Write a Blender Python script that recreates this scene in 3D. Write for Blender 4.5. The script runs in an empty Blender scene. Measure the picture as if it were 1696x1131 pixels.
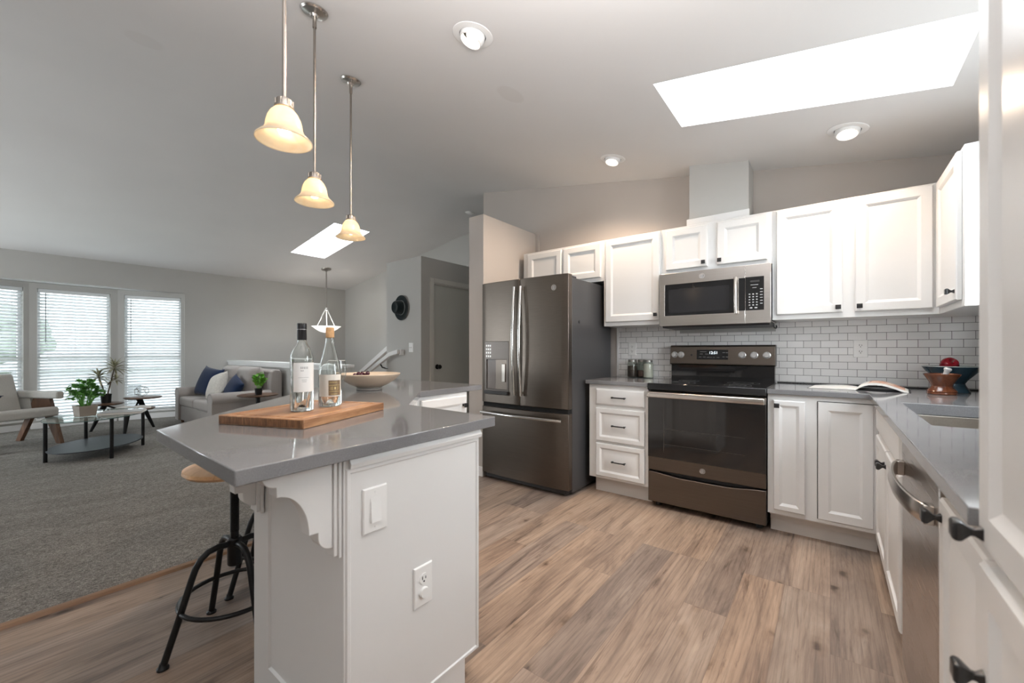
import bpy, bmesh, math, random
from mathutils import Matrix, Vector
random.seed(7)
PI = math.pi
SC = bpy.context.scene
COL = SC.collection

# ---------------------------------------------------------------- camera
TH = 0.657
cam_d = bpy.data.cameras.new('camera')
cam_d.sensor_width = 36.0
cam_d.lens = 683.27 / 1696 * 36.0
cam_d.shift_y = 13.5 / 1696
cam_d.clip_start = 0.02
cam_d.dof.use_dof = True
cam_d.dof.focus_distance = 2.8
cam_d.dof.aperture_fstop = 3.2
cam_d.clip_end = 300
cam = bpy.data.objects.new('camera', cam_d)
COL.objects.link(cam)
cam.location = (0, 0, 1.162)
cam.rotation_euler = (PI / 2, 0, TH)
SC.camera = cam

# ---------------------------------------------------------------- sky, exposure
SC.view_settings.view_transform = 'Standard'
SC.view_settings.look = 'None'
SC.view_settings.exposure = 0.2
SC.view_settings.gamma = 1.0
SC.view_settings.use_curve_mapping = False
W = bpy.data.worlds.new('overcast_sky')
SC.world = W
W.use_nodes = True
_bg = W.node_tree.nodes['Background']
_bg.inputs['Color'].default_value = (0.86, 0.94, 1.0, 1)
SKY = 4.5
_bg.inputs['Strength'].default_value = SKY
SC.cycles.use_denoising = True
SC.cycles.max_bounces = 10
SC.cycles.diffuse_bounces = 5
SC.cycles.glossy_bounces = 5
SC.cycles.transmission_bounces = 8
SC.cycles.transparent_max_bounces = 12
SC.cycles.caustics_reflective = False
SC.cycles.caustics_refractive = False
SC.cycles.sample_clamp_indirect = 6.0


def portal(name, loc, rot, sx, sy):
    l = bpy.data.lights.new(name, 'AREA')
    l.shape = 'RECTANGLE'
    l.size, l.size_y = sx, sy
    l.cycles.is_portal = True
    o = bpy.data.objects.new(name, l)
    o.location, o.rotation_euler = loc, rot
    COL.objects.link(o)


def area_lamp(name, loc, rot, sx, sy, power, col=(0.88, 0.95, 1.0)):
    """rectangular area light"""
    l = bpy.data.lights.new(name, 'AREA')
    l.shape = 'RECTANGLE'
    l.size, l.size_y = sx, sy
    l.energy, l.color = power, col
    o = bpy.data.objects.new(name, l)
    o.location, o.rotation_euler = loc, rot
    COL.objects.link(o)
    return o


XW = -8.85                    # window wall
YB = 3.694                    # kitchen back wall
YF = 5.18                     # far wall
XR = 0.83                     # right wall
YN = -3.3                     # wall behind the camera
XRIDGE = -4.5496


def zr(x): return 2.475 - 0.1705 * x
def zl(x): return 2.53 + 0.1667 * (x + 8.85)


def zs(x):
    """ceiling height: two slopes with a softly rounded drywall ridge"""
    w, k = 0.9, 0.1686
    d = x - XRIDGE
    if abs(d) < w:
        return zr(XRIDGE) - k * (d * d / (2 * w) + w / 2)
    return zl(x) if d < 0 else zr(x)



area_lamp('kitchen_skylight_daylight', (-0.155, 2.515, 3.10), (0, 0, 0), 1.6, 0.85, 55, (0.93, 0.97, 1.0))
area_lamp('living_skylight_daylight', (-6.51, 3.525, 3.52), (0, 0, 0), 1.7, 0.8, 130, (0.93, 0.97, 1.0))
area_lamp('sink_window_daylight', (XR + 0.17, 2.2, 1.6), (0, PI / 2, 0), 0.9, 0.9, 24, (0.92, 0.97, 1.0))
# added fill lights out of view, aimed up so the ceiling brightens the rooms
area_lamp('fill_bounce_kitchen', (-0.3, -1.5, 1.0), (PI, 0, 0), 1.8, 1.8, 40, (0.97, 0.98, 1.0))
area_lamp('fill_bounce_ceiling', (-0.35, 0.55, 1.90), (PI, 0, 0), 0.8, 0.6, 38, (1.0, 0.955, 0.93))
area_lamp('fill_bounce_living', (-6.4, -2.3, 0.5), (PI, 0, 0), 2.6, 1.6, 42, (0.95, 0.98, 1.0))
area_lamp('front_window_fill', (-8.0, YN - 0.16, 1.25), (PI / 2, 0, 0), 1.4, 1.9, 85, (0.90, 0.96, 1.0))  # added fill lamp, shining in through the added window behind the camera

# portals at the openings
portal('portal_bay', (-9.36, 0.92, 1.09), (0, -PI / 2, 0), 2.3, 3.2)
portal('portal_sink_window', (XR + 0.12, 1.95, 1.6), (0, PI / 2, 0), 1.1, 1.4)

# ---------------------------------------------------------------- mesh helpers


class MB:
    def __init__(s, M=None):
        s.bm = bmesh.new()
        s.M = M

    def _v(s, p, M=None):
        v = Vector(p)
        if M is not None:
            v = M @ v
        if s.M is not None:
            v = s.M @ v
        return s.bm.verts.new(v)

    def _f(s, vs):
        try:
            return s.bm.faces.new(vs)
        except ValueError:
            return None

    def box(s, x0, y0, z0, x1, y1, z1, M=None):
        v = [s._v(p, M) for p in ((x0, y0, z0), (x1, y0, z0), (x1, y1, z0), (x0, y1, z0),
                                  (x0, y0, z1), (x1, y0, z1), (x1, y1, z1), (x0, y1, z1))]
        for f in ((3, 2, 1, 0), (4, 5, 6, 7), (0, 1, 5, 4), (1, 2, 6, 5), (2, 3, 7, 6), (3, 0, 4, 7)):
            s._f([v[i] for i in f])
        return s

    def prism(s, poly, z0, z1, M=None, top=None):
        b = [s._v((x, y, z0), M) for x, y in poly]
        t = [s._v((x, y, z1), M) for x, y in (top or poly)]
        s._f(b[::-1])
        s._f(t)
        n = len(poly)
        for i in range(n):
            s._f([b[i], b[(i + 1) % n], t[(i + 1) % n], t[i]])
        return s

    def hexa(s, b, t, M=None):
        """eight corners: four below, four above"""
        v = [s._v(p, M) for p in list(b) + list(t)]
        for f in ((3, 2, 1, 0), (4, 5, 6, 7), (0, 1, 5, 4), (1, 2, 6, 5), (2, 3, 7, 6), (3, 0, 4, 7)):
            s._f([v[i] for i in f])
        return s

    def lathe(s, prof, seg=32, M=None, close=False, rot=0.0):
        rings = []
        for r, z in prof:
            if r < 1e-6:
                rings.append([s._v((0, 0, z), M)])
            else:
                rings.append([s._v((r * math.cos(rot + 2 * PI * i / seg), r * math.sin(rot + 2 * PI * i / seg), z), M)
                              for i in range(seg)])
        pairs = list(zip(rings, rings[1:]))
        if close:
            pairs.append((rings[-1], rings[0]))
        for a, b in pairs:
            if len(a) == 1 and len(b) == 1:
                continue
            for i in range(seg):
                j = (i + 1) % seg
                if len(a) == 1:
                    s._f([a[0], b[j], b[i]])
                elif len(b) == 1:
                    s._f([a[i], a[j], b[0]])
                else:
                    s._f([a[i], a[j], b[j], b[i]])
        return s

    def cyl(s, c, r, h, seg=24, M=None, r2=None):
        T = Matrix.Translation(c)
        if M is not None:
            T = M @ T
        r2 = r if r2 is None else r2
        return s.lathe([(0, 0), (r, 0), (r2, h), (0, h)], seg, T)

    def rod(s, p, q, r, seg=12, r2=None):
        p, q = Vector(p), Vector(q)
        d = q - p
        R = d.to_track_quat('Z', 'Y').to_matrix().to_4x4()
        return s.lathe([(0, 0), (r, 0), (r if r2 is None else r2, d.length), (0, d.length)], seg, Matrix.Translation(p) @ R)

    def tube(s, pts, r, seg=10, closed=False, M=None):
        P = [Vector(p) for p in pts]
        n = len(P)
        rs = r if isinstance(r, (list, tuple)) else [r] * n
        tan = []
        for i in range(n):
            a = P[(i - 1) % n] if (closed or i > 0) else P[i]
            b = P[(i + 1) % n] if (closed or i < n - 1) else P[i]
            tan.append((b - a).normalized())
        up = Vector((0, 0, 1))
        if abs(tan[0].dot(up)) > 0.9:
            up = Vector((1, 0, 0))
        nrm = (up - tan[0] * up.dot(tan[0])).normalized()
        rings = []
        for i in range(n):
            nrm = nrm - tan[i] * nrm.dot(tan[i])
            nrm.normalize()
            bi = tan[i].cross(nrm)
            rings.append([s._v(P[i] + (nrm * math.cos(2 * PI * k / seg) + bi * math.sin(2 * PI * k / seg)) * rs[i], M)
                          for k in range(seg)])
        rng = range(n) if closed else range(n - 1)
        for i in rng:
            a, b = rings[i], rings[(i + 1) % n]
            for k in range(seg):
                j = (k + 1) % seg
                s._f([a[k], a[j], b[j], b[k]])
        if not closed:
            s._f(rings[0][::-1])
            s._f(rings[-1])
        return s

    def ball(s, c, r, sc=(1, 1, 1), seg=16, rings=10, M=None):
        T = Matrix.Translation(c) @ Matrix.Diagonal((*sc, 1))
        if M is not None:
            T = M @ T
        return s.lathe([(r * math.sin(PI * i / rings), -r * math.cos(PI * i / rings)) for i in range(rings + 1)], seg, T)

    def panel(s, M, w, h, rings, thick):
        """door or drawer front: x 0..w, z 0..h, outermost face at y=0, back at y=thick"""
        loops = []
        for ins, d in [(0, thick)] + list(rings):
            loops.append([s._v(p, M) for p in ((ins, d, ins), (w - ins, d, ins), (w - ins, d, h - ins), (ins, d, h - ins))])
        s._f(loops[0][::-1])
        for a, b in zip(loops, loops[1:]):
            for i in range(4):
                j = (i + 1) % 4
                s._f([a[i], a[j], b[j], b[i]])
        s._f(loops[-1])
        return s

    def cells(s, A, B, inside, c0, c1, fn=None):
        """grid cells kept where inside(a,b) is true, thickened from c0 to c1; fn maps (a,b,c) to xyz"""
        fn = fn or (lambda a, b, c: (a, b, c))
        V = {}

        def vv(i, j, k):
            key = (i, j, k)
            if key not in V:
                V[key] = s._v(fn(A[i], B[j], (c0, c1)[k]))
            return V[key]
        keep = {(i, j) for i in range(len(A) - 1) for j in range(len(B) - 1)
                if inside((A[i] + A[i + 1]) / 2, (B[j] + B[j + 1]) / 2)}
        for i, j in keep:
            q = [(i, j), (i + 1, j), (i + 1, j + 1), (i, j + 1)]
            s._f([vv(a, b, 0) for a, b in q][::-1])
            s._f([vv(a, b, 1) for a, b in q])
            for k, (di, dj) in enumerate(((0, -1), (1, 0), (0, 1), (-1, 0))):
                if (i + di, j + dj) not in keep:
                    a, b = q[k], q[(k + 1) % 4]
                    s._f([vv(*a, 0), vv(*b, 0), vv(*b, 1), vv(*a, 1)])
        return s

    def loft(s, rings, caps=True, closed=True):
        R = [[s._v(p) for p in r] for r in rings]
        n = len(R[0])
        for a, b in zip(R, R[1:]):
            for i in range(n if closed else n - 1):
                j = (i + 1) % n
                s._f([a[i], a[j], b[j], b[i]])
        if caps:
            s._f(R[0][::-1])
            s._f(R[-1])
        return s

    def quad(s, pts, M=None):
        s._f([s._v(p, M) for p in pts])
        return s


ROOTLOC = {}


def obj(name, mb, mat, parent=None, bevel=0, sharp=35, seg=2, solid=0, sub=0):
    me = bpy.data.meshes.new(name)
    bm = mb.bm
    off = ROOTLOC.get(parent.name) if parent is not None else None
    if off is not None:
        bmesh.ops.translate(bm, verts=bm.verts, vec=-Vector(off))
    bmesh.ops.recalc_face_normals(bm, faces=bm.faces)
    bm.to_mesh(me)
    bm.free()
    me.materials.append(mat)
    for p in me.polygons:
        p.use_smooth = True
    me.set_sharp_from_angle(angle=math.radians(sharp))
    o = bpy.data.objects.new(name, me)
    COL.objects.link(o)
    if parent is not None:
        o.parent = parent
        if off is not None:
            ROOTLOC[o.name] = off
    if solid:
        m = o.modifiers.new('thick', 'SOLIDIFY')
        m.thickness = solid
        m.offset = 0
    if sub:
        m = o.modifiers.new('sub', 'SUBSURF')
        m.levels = m.render_levels = sub
    if bevel:
        m = o.modifiers.new('bevel', 'BEVEL')
        m.width = bevel
        m.segments = seg
        m.limit_method = 'ANGLE'
        m.angle_limit = math.radians(30)
    return o


def tag(o, label, cat, group=None):
    o['label'] = label
    o['category'] = cat
    if group:
        o['group'] = group
    return o


def thing(name, label, cat, loc=(0, 0, 0), rotz=0, group=None, world=False):
    """an Empty at the thing's base; world=True means its parts are given in room coordinates"""
    o = bpy.data.objects.new(name, None)
    o.empty_display_size = 0.1
    COL.objects.link(o)
    o.location = loc
    o.rotation_euler = (0, 0, rotz)
    if world:
        ROOTLOC[o.name] = tuple(loc)
    return tag(o, label, cat, group)


def struct(name, mb, mat, parent=None, **k):
    o = obj(name, mb, mat, parent, **k)
    if parent is None:
        o['kind'] = 'structure'
    return o


def sroot(name, loc=(0, 0, 0)):
    o = bpy.data.objects.new(name, None)
    o.empty_display_size = 0.1
    COL.objects.link(o)
    o.location = loc
    o['kind'] = 'structure'
    return o


def dup(root, loc, rotz, label=None, group=None):
    r = root.copy()
    COL.objects.link(r)
    r.location = loc
    r.rotation_euler = (0, 0, rotz)
    if label:
        r['label'] = label
    if group:
        r['group'] = group
    for ch in list(root.children):
        c = ch.copy()
        COL.objects.link(c)
        c.parent = r
        for g in ch.children:
            d = g.copy()
            COL.objects.link(d)
            d.parent = c
    return r


def face(direction, origin):
    ang = {'-y': 0, '-x': -PI / 2, '+x': PI / 2, '+y': PI}.get(direction, direction)
    return Matrix.Translation(origin) @ Matrix.Rotation(ang, 4, 'Z')


def text_mesh(body, size, M, depth=0.0006, align='CENTER', shear=0.0):
    cu = bpy.data.curves.new('lettering', 'FONT')
    cu.body = body
    cu.size = size
    cu.align_x = align
    cu.align_y = 'CENTER'
    cu.extrude = depth
    cu.shear = shear
    cu.resolution_u = 3
    t = bpy.data.objects.new('lettering', cu)
    COL.objects.link(t)
    dg = bpy.context.evaluated_depsgraph_get()
    me = bpy.data.meshes.new_from_object(t.evaluated_get(dg))
    bpy.data.objects.remove(t)
    bpy.data.curves.remove(cu)
    mb = MB()
    mb.bm.from_mesh(me)
    bpy.data.meshes.remove(me)
    bmesh.ops.transform(mb.bm, matrix=M, verts=mb.bm.verts)
    return mb


# ---------------------------------------------------------------- materials


class NT:
    def __init__(s, name):
        s.m = bpy.data.materials.new(name)
        s.m.use_nodes = True
        s.t = s.m.node_tree
        s.b = s.t.nodes['Principled BSDF']
        s.out = s.t.nodes['Material Output']

    def n(s, kind, **kw):
        nd = s.t.nodes.new(kind)
        for k, v in kw.items():
            setattr(nd, k, v)
        return nd

    def l(s, a, b):
        s.t.links.new(a, b)

    def co(s, scale=(1, 1, 1), loc=(0, 0, 0), rot=(0, 0, 0), src='Object'):
        tc = s.n('ShaderNodeTexCoord')
        mp = s.n('ShaderNodeMapping')
        mp.inputs['Scale'].default_value = scale
        mp.inputs['Location'].default_value = loc
        mp.inputs['Rotation'].default_value = rot
        s.l(tc.outputs[src], mp.inputs['Vector'])
        return mp.outputs['Vector']

    def noise(s, vec, scale, detail=3, rough=0.5, dist=0.0):
        nd = s.n('ShaderNodeTexNoise')
        nd.inputs['Scale'].default_value = scale
        nd.inputs['Detail'].default_value = detail
        nd.inputs['Roughness'].default_value = rough
        nd.inputs['Distortion'].default_value = dist
        s.l(vec, nd.inputs['Vector'])
        return nd.outputs['Fac']

    def ramp(s, fac, stops):
        r = s.n('ShaderNodeValToRGB')
        e = r.color_ramp.elements
        while len(e) < len(stops):
            e.new(0.5)
        for el, (p, c) in zip(e, stops):
            el.position = p
            el.color = (*c, 1)
        s.l(fac, r.inputs['Fac'])
        return r.outputs['Color']

    def mix(s, fac, a, b, mode='MIX'):
        m = s.n('ShaderNodeMix', data_type='RGBA', blend_type=mode)
        for v, i in ((fac, 0), (a, 6), (b, 7)):
            if hasattr(v, 'is_linked'):
                s.l(v, m.inputs[i])
            else:
                m.inputs[i].default_value = v if i == 0 else (*v, 1)
        return m.outputs[2]

    def math(s, op, a, b=0.0, c=None):
        m = s.n('ShaderNodeMath', operation=op)
        for i, v in enumerate((a, b) if c is None else (a, b, c)):
            if hasattr(v, 'is_linked'):
                s.l(v, m.inputs[i])
            else:
                m.inputs[i].default_value = v
        return m.outputs[0]

    def bump(s, h, strength=0.2, dist=0.01):
        b = s.n('ShaderNodeBump')
        b.inputs['Strength'].default_value = strength
        b.inputs['Distance'].default_value = dist
        s.l(h, b.inputs['Height'])
        s.l(b.outputs['Normal'], s.b.inputs['Normal'])

    def set(s, **kw):
        for k, v in kw.items():
            i = s.b.inputs[k.replace('_', ' ')]
            if hasattr(v, 'is_linked'):
                s.l(v, i)
            else:
                i.default_value = (*v, 1) if isinstance(v, tuple) and len(v) == 3 else v
        return s


def plain(name, col, rough=0.5, metal=0.0, var=0.04, vs=6.0, bump=0.0, bs=60.0, spec=0.5, **kw):
    t = NT(name)
    v = t.co()
    f = t.noise(v, vs, 3)
    c0 = tuple(max(0, x * (1 - var)) for x in col)
    c1 = tuple(min(1, x * (1 + var)) for x in col)
    t.set(Base_Color=t.ramp(f, [(0.3, c0), (0.7, c1)]), Roughness=rough, Metallic=metal, Specular_IOR_Level=spec, **kw)
    if bump:
        t.bump(t.noise(v, bs, 3), bump, 0.003)
    return t.m


def brushed(name, col, rough=0.3, along='z', amt=0.05):
    t = NT(name)
    sc = {'z': (300, 300, 4), 'x': (4, 300, 300), 'y': (300, 4, 300)}[along]
    f = t.noise(t.co(sc), 1.0, 2)
    c0 = tuple(x * (1 - amt) for x in col)
    c1 = tuple(x * (1 + amt) for x in col)
    r = t.n('ShaderNodeMapRange')
    r.inputs['To Min'].default_value = rough * 0.9
    r.inputs['To Max'].default_value = rough * 1.12
    t.l(f, r.inputs['Value'])
    t.set(Base_Color=t.ramp(f, [(0.3, c0), (0.7, c1)]), Metallic=1.0, Roughness=r.outputs[0])
    return t.m


def wood(name, dark, mid, light, scale=1.0, axis='x', rough=0.4, ring=6.0):
    t = NT(name)
    k = {'x': (1.2, 14, 14), 'y': (14, 1.2, 14), 'z': (14, 14, 1.2)}[axis]
    v = t.co(tuple(q * scale for q in k))
    f = t.noise(v, ring * 0.25, 6, 0.62, 1.2)
    f2 = t.noise(v, ring * 2.2, 4, 0.6)
    c = t.ramp(f, [(0.28, dark), (0.5, mid), (0.72, light)])
    c = t.mix(0.25, c, t.ramp(f2, [(0.3, dark), (0.7, light)]))
    t.set(Base_Color=c, Roughness=rough)
    t.bump(f2, 0.08, 0.002)
    return t.m


def glassy(name, col=(1, 1, 1), rough=0.0, ior=1.45):
    t = NT(name)
    f = t.noise(t.co(), 3.0, 1)
    c0 = tuple(x * 0.985 for x in col)
    t.set(Base_Color=t.ramp(f, [(0.3, c0), (0.7, col)]), Roughness=rough, IOR=ior, Transmission_Weight=1.0)
    return t.m


def pane_mat(name, tint=(1, 1, 1), refl=0.08):
    """thin sheet of clear glass"""
    t = NT(name)
    t.t.nodes.remove(t.b)
    tr = t.n('ShaderNodeBsdfTransparent')
    gl = t.n('ShaderNodeBsdfGlossy')
    gl.inputs['Roughness'].default_value = 0.02
    f = t.noise(t.co(), 2.0, 1)
    c0 = tuple(x * 0.98 for x in tint)
    t.l(t.ramp(f, [(0.3, c0), (0.7, tint)]), tr.inputs['Color'])
    lw = t.n('ShaderNodeLayerWeight')
    lw.inputs['Blend'].default_value = 0.5
    mx = t.n('ShaderNodeMixShader')
    t.l(t.math('MULTIPLY_ADD', t.math('POWER', lw.outputs['Facing'], 4.0), 0.6, 0.04), mx.inputs['Fac'])
    t.l(tr.outputs[0], mx.inputs[1])
    t.l(gl.outputs[0], mx.inputs[2])
    t.l(mx.outputs[0], t.out.inputs['Surface'])
    return t.m


def emit(name, col, strength):
    t = NT(name)
    f = t.noise(t.co(), 4.0, 1)
    c0 = tuple(x * 0.97 for x in col)
    t.set(Base_Color=(0.9, 0.9, 0.9), Emission_Color=t.ramp(f, [(0.3, c0), (0.7, col)]), Emission_Strength=strength)
    return t.m


def floor_wood():
    t = NT('vinyl_plank_floor')
    tc = t.n('ShaderNodeTexCoord')
    sp = t.n('ShaderNodeSeparateXYZ')
    t.l(tc.outputs['Object'], sp.inputs[0])
    cb = t.n('ShaderNodeCombineXYZ')
    t.l(sp.outputs['Y'], cb.inputs['X'])
    t.l(sp.outputs['X'], cb.inputs['Y'])
    br = t.n('ShaderNodeTexBrick')
    br.offset = 0.37
    br.offset_frequency = 3
    br.inputs['Color1'].default_value = (0, 0, 0, 1)
    br.inputs['Color2'].default_value = (1, 1, 1, 1)
    br.inputs['Mortar'].default_value = (0.5, 0.5, 0.5, 1)
    br.inputs['Scale'].default_value = 1.0
    br.inputs['Mortar Size'].default_value = 0.0009
    br.inputs['Mortar Smooth'].default_value = 0.3
    br.inputs['Brick Width'].default_value = 1.22
    br.inputs['Row Height'].default_value = 0.178
    t.l(cb.outputs[0], br.inputs['Vector'])
    rnd = t.n('ShaderNodeRGBToBW')
    t.l(br.outputs['Color'], rnd.inputs[0])
    r = rnd.outputs[0]
    # shift the grain from plank to plank
    sh = t.math('MULTIPLY', r, 37.0)
    cv = t.n('ShaderNodeCombineXYZ')
    t.l(t.math('ADD', sp.outputs['Y'], sh), cv.inputs['X'])
    t.l(sp.outputs['X'], cv.inputs['Y'])
    t.l(sh, cv.inputs['Z'])

    def st(scale):
        m = t.n('ShaderNodeMapping')
        m.inputs['Scale'].default_value = scale
        t.l(cv.outputs[0], m.inputs['Vector'])
        return m.outputs[0]
    broad = t.noise(st((1.3, 7.5, 1)), 1.0, 5, 0.6, 1.1)
    grain = t.noise(st((3.6, 85, 1)), 1.0, 7, 0.7, 0.3)
    fine = t.noise(st((14, 620, 1)), 1.0, 3, 0.6)
    fleck = t.noise(st((2.2, 24, 1)), 1.0, 5, 0.65, 0.8)
    wav = t.n('ShaderNodeTexWave', wave_type='BANDS', bands_direction='Y')
    wav.inputs['Scale'].default_value = 1.0
    wav.inputs['Distortion'].default_value = 7.0
    wav.inputs['Detail'].default_value = 3.0
    wav.inputs['Detail Scale'].default_value = 0.8
    t.l(st((0.6, 14, 1)), wav.inputs['Vector'])
    base = t.ramp(broad, [(0.30, (0.155, 0.117, 0.097)), (0.44, (0.284, 0.216, 0.173)), (0.58, (0.363, 0.279, 0.222)), (0.74, (0.425, 0.343, 0.282))])
    tone = t.ramp(r, [(0.0, (0.76, 0.78, 0.82)), (0.3, (1.0, 0.97, 0.93)), (0.6, (1.10, 1.02, 0.94)), (0.8, (0.95, 0.96, 0.98)), (1.0, (0.84, 0.83, 0.84))])
    c = t.mix(1.0, base, tone, 'MULTIPLY')
    c = t.mix(0.75, c, t.ramp(grain, [(0.32, (0.60, 0.58, 0.57)), (0.50, (0.98, 0.98, 0.98)), (0.75, (1.16, 1.14, 1.10))]), 'MULTIPLY')
    c = t.mix(0.35, c, t.ramp(wav.outputs['Fac'], [(0.0, (0.60, 0.58, 0.58)), (0.22, (1, 1, 1)), (1, (1.05, 1.03, 1))]), 'MULTIPLY')
    c = t.mix(0.35, c, t.ramp(fine, [(0.3, (0.65, 0.65, 0.65)), (0.7, (1.2, 1.2, 1.2))]), 'MULTIPLY')
    c = t.mix(0.8, c, t.ramp(fleck, [(0.29, (0.36, 0.32, 0.31)), (0.40, (0.93, 0.92, 0.92)), (0.5, (1, 1, 1))]), 'MULTIPLY')
    # knots
    vo = t.n('ShaderNodeTexVoronoi')
    vo.inputs['Scale'].default_value = 1.0
    wob = t.n('ShaderNodeVectorMath', operation='ADD')
    nz = t.n('ShaderNodeTexNoise')
    nz.inputs['Scale'].default_value = 18.0
    t.l(cv.outputs[0], nz.inputs['Vector'])
    scl = t.n('ShaderNodeVectorMath', operation='SCALE')
    scl.inputs['Scale'].default_value = 0.22
    t.l(nz.outputs['Color'], scl.inputs[0])
    t.l(st((3.2, 6.4, 1)), wob.inputs[0])
    t.l(scl.outputs[0], wob.inputs[1])
    t.l(wob.outputs[0], vo.inputs['Vector'])
    kn = t.ramp(vo.outputs['Distance'], [(0.0, (0.10, 0.08, 0.07)), (0.07, (0.26, 0.21, 0.19)), (0.14, (0.82, 0.79, 0.76)), (0.26, (1, 1, 1))])
    c = t.mix(0.85, c, kn, 'MULTIPLY')
    c = t.mix(t.math('MULTIPLY', br.outputs['Fac'], 0.7), c, (0.12, 0.09, 0.075))
    t.set(Base_Color=c, Roughness=t.math('MULTIPLY_ADD', grain, 0.16, 0.36), Specular_IOR_Level=0.45)
    h = t.math('SUBTRACT', grain, t.math('MULTIPLY', br.outputs['Fac'], 2.0))
    t.bump(h, 0.12, 0.0015)
    return t.m


def carpet_mat():
    t = NT('heather_carpet')
    v = t.co()
    a = t.noise(v, 190, 3, 0.7)
    b = t.noise(t.co((7, 2.6, 1)), 1.0, 5, 0.65, 0.8)
    d = t.noise(t.co((75, 38, 1), rot=(0, 0, 0.5)), 1.0, 4, 0.75, 0.3)
    c = t.ramp(a, [(0.32, (0.15, 0.142, 0.132)), (0.5, (0.29, 0.277, 0.258)), (0.70, (0.50, 0.482, 0.452))])
    c = t.mix(0.85, c, t.ramp(d, [(0.34, (0.52, 0.52, 0.52)), (0.50, (1.0, 0.99, 0.98)), (0.66, (1.42, 1.40, 1.37))]), 'MULTIPLY')
    c = t.mix(0.55, c, t.ramp(b, [(0.32, (0.70, 0.70, 0.70)), (0.68, (1.25, 1.25, 1.25))]), 'MULTIPLY')
    t.set(Base_Color=c, Roughness=0.95, Specular_IOR_Level=0.1)
    t.bump(t.math('ADD', a, d), 0.9, 0.012)
    return t.m


def tile_mat():
    t = NT('white_subway_tile')
    tc = t.n('ShaderNodeTexCoord')
    sp = t.n('ShaderNodeSeparateXYZ')
    t.l(tc.outputs['Object'], sp.inputs[0])
    cb = t.n('ShaderNodeCombineXYZ')
    TP = 0.1
    t.l(t.math('ADD', sp.outputs['X'], 0.204 - TP / 2 + 10 * TP), cb.inputs['X'])
    t.l(t.math('ADD', sp.outputs['Z'], -1.327 + 20 * 0.0503), cb.inputs['Y'])
    br = t.n('ShaderNodeTexBrick')
    br.offset = 0.5
    br.offset_frequency = 2
    br.inputs['Color1'].default_value = (0.78, 0.77, 0.765, 1)
    br.inputs['Color2'].default_value = (0.86, 0.855, 0.85, 1)
    br.inputs['Mortar'].default_value = (0.13, 0.13, 0.13, 1)
    br.inputs['Scale'].default_value = 1.0
    br.inputs['Mortar Size'].default_value = 0.0014
    br.inputs['Mortar Smooth'].default_value = 0.15
    br.inputs['Brick Width'].default_value = TP
    br.inputs['Row Height'].default_value = 0.0503
    t.l(cb.outputs[0], br.inputs['Vector'])
    t.set(Base_Color=br.outputs['Color'], Roughness=t.math('MULTIPLY_ADD', br.outputs['Fac'], 0.6, 0.18))
    t.bump(t.math('SUBTRACT', 1.0, br.outputs['Fac']), 0.4, 0.002)
    return t.m


def quartz_mat():
    t = NT('grey_quartz')
    v = t.co()
    a = t.noise(v, 420, 2, 0.6)
    b = t.noise(v, 9, 4)
    c = t.ramp(a, [(0.30, (0.158, 0.160, 0.168)), (0.48, (0.186, 0.188, 0.196)), (0.62, (0.196, 0.198, 0.206)), (0.75, (0.27, 0.272, 0.28))])
    c = t.mix(0.15, c, t.ramp(b, [(0.3, (0.75, 0.75, 0.75)), (0.7, (1.2, 1.2, 1.2))]), 'MULTIPLY')
    t.set(Base_Color=c, Roughness=0.075, Specular_IOR_Level=0.75)
    return t.m


def ceiling_mat():
    t = NT('ceiling_paint')
    v = t.co()
    c = t.ramp(t.noise(v, 1.3, 2), [(0.3, (0.69, 0.68, 0.675)), (0.7, (0.72, 0.71, 0.705))])
    # an old oval repair patch
    tc = t.n('ShaderNodeTexCoord')
    for (px, py, rx, ry, k) in ((-1.57, 2.02, 0.075, 0.115, 0.10), (-3.3, 0.62, 0.10, 0.10, 0.06)):
        m = t.n('ShaderNodeMapping')
        m.inputs['Location'].default_value = (-px / rx, -py / ry, 0)
        m.inputs['Scale'].default_value = (1 / rx, 1 / ry, 0)
        t.l(tc.outputs['Object'], m.inputs['Vector'])
        g = t.n('ShaderNodeVectorMath', operation='LENGTH')
        t.l(m.outputs[0], g.inputs[0])
        mk = t.math('MULTIPLY', t.math('SUBTRACT', 1.0, t.math('SMOOTH_MAX', t.math('MINIMUM', g.outputs['Value'], 1.0), 0.0)), 1.0)
        mk = t.math('MINIMUM', t.math('MULTIPLY', mk, 5.0), 1.0)
        c = t.mix(t.math('MULTIPLY', mk, k * 2), c, (0.50, 0.46, 0.42))
    t.set(Base_Color=c, Roughness=0.8, Specular_IOR_Level=0.25)
    t.bump(t.noise(v, 140, 2), 0.05, 0.002)
    return t.m


M_floor = floor_wood()
M_carpet = carpet_mat()
M_tile = tile_mat()
M_quartz = quartz_mat()
M_ceil = ceiling_mat()
M_wall = plain('greige_wall_paint', (0.50, 0.495, 0.475), 0.7, var=0.02, vs=1.5, bump=0.04, bs=150, spec=0.3)
M_wallwarm = plain('taupe_wall_paint', (0.49, 0.455, 0.425), 0.7, var=0.02, vs=1.5, bump=0.04, bs=150, spec=0.3)
M_cab = plain('white_cabinet_paint', (0.745, 0.745, 0.738), 0.32, var=0.012, vs=3)
M_trim = plain('white_trim_paint', (0.82, 0.82, 0.815), 0.35, var=0.012, vs=3)
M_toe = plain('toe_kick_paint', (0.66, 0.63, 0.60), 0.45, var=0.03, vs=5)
M_doorgrey = plain('grey_door_paint', (0.58, 0.58, 0.54), 0.5, var=0.02, vs=2)
M_black = plain('black_metal', (0.007, 0.007, 0.0075), 0.36, var=0.2, vs=20, spec=0.35)
M_knob = plain('black_knob_finish', (0.018, 0.018, 0.019), 0.3, metal=0.0, var=0.15, vs=30)
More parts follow.
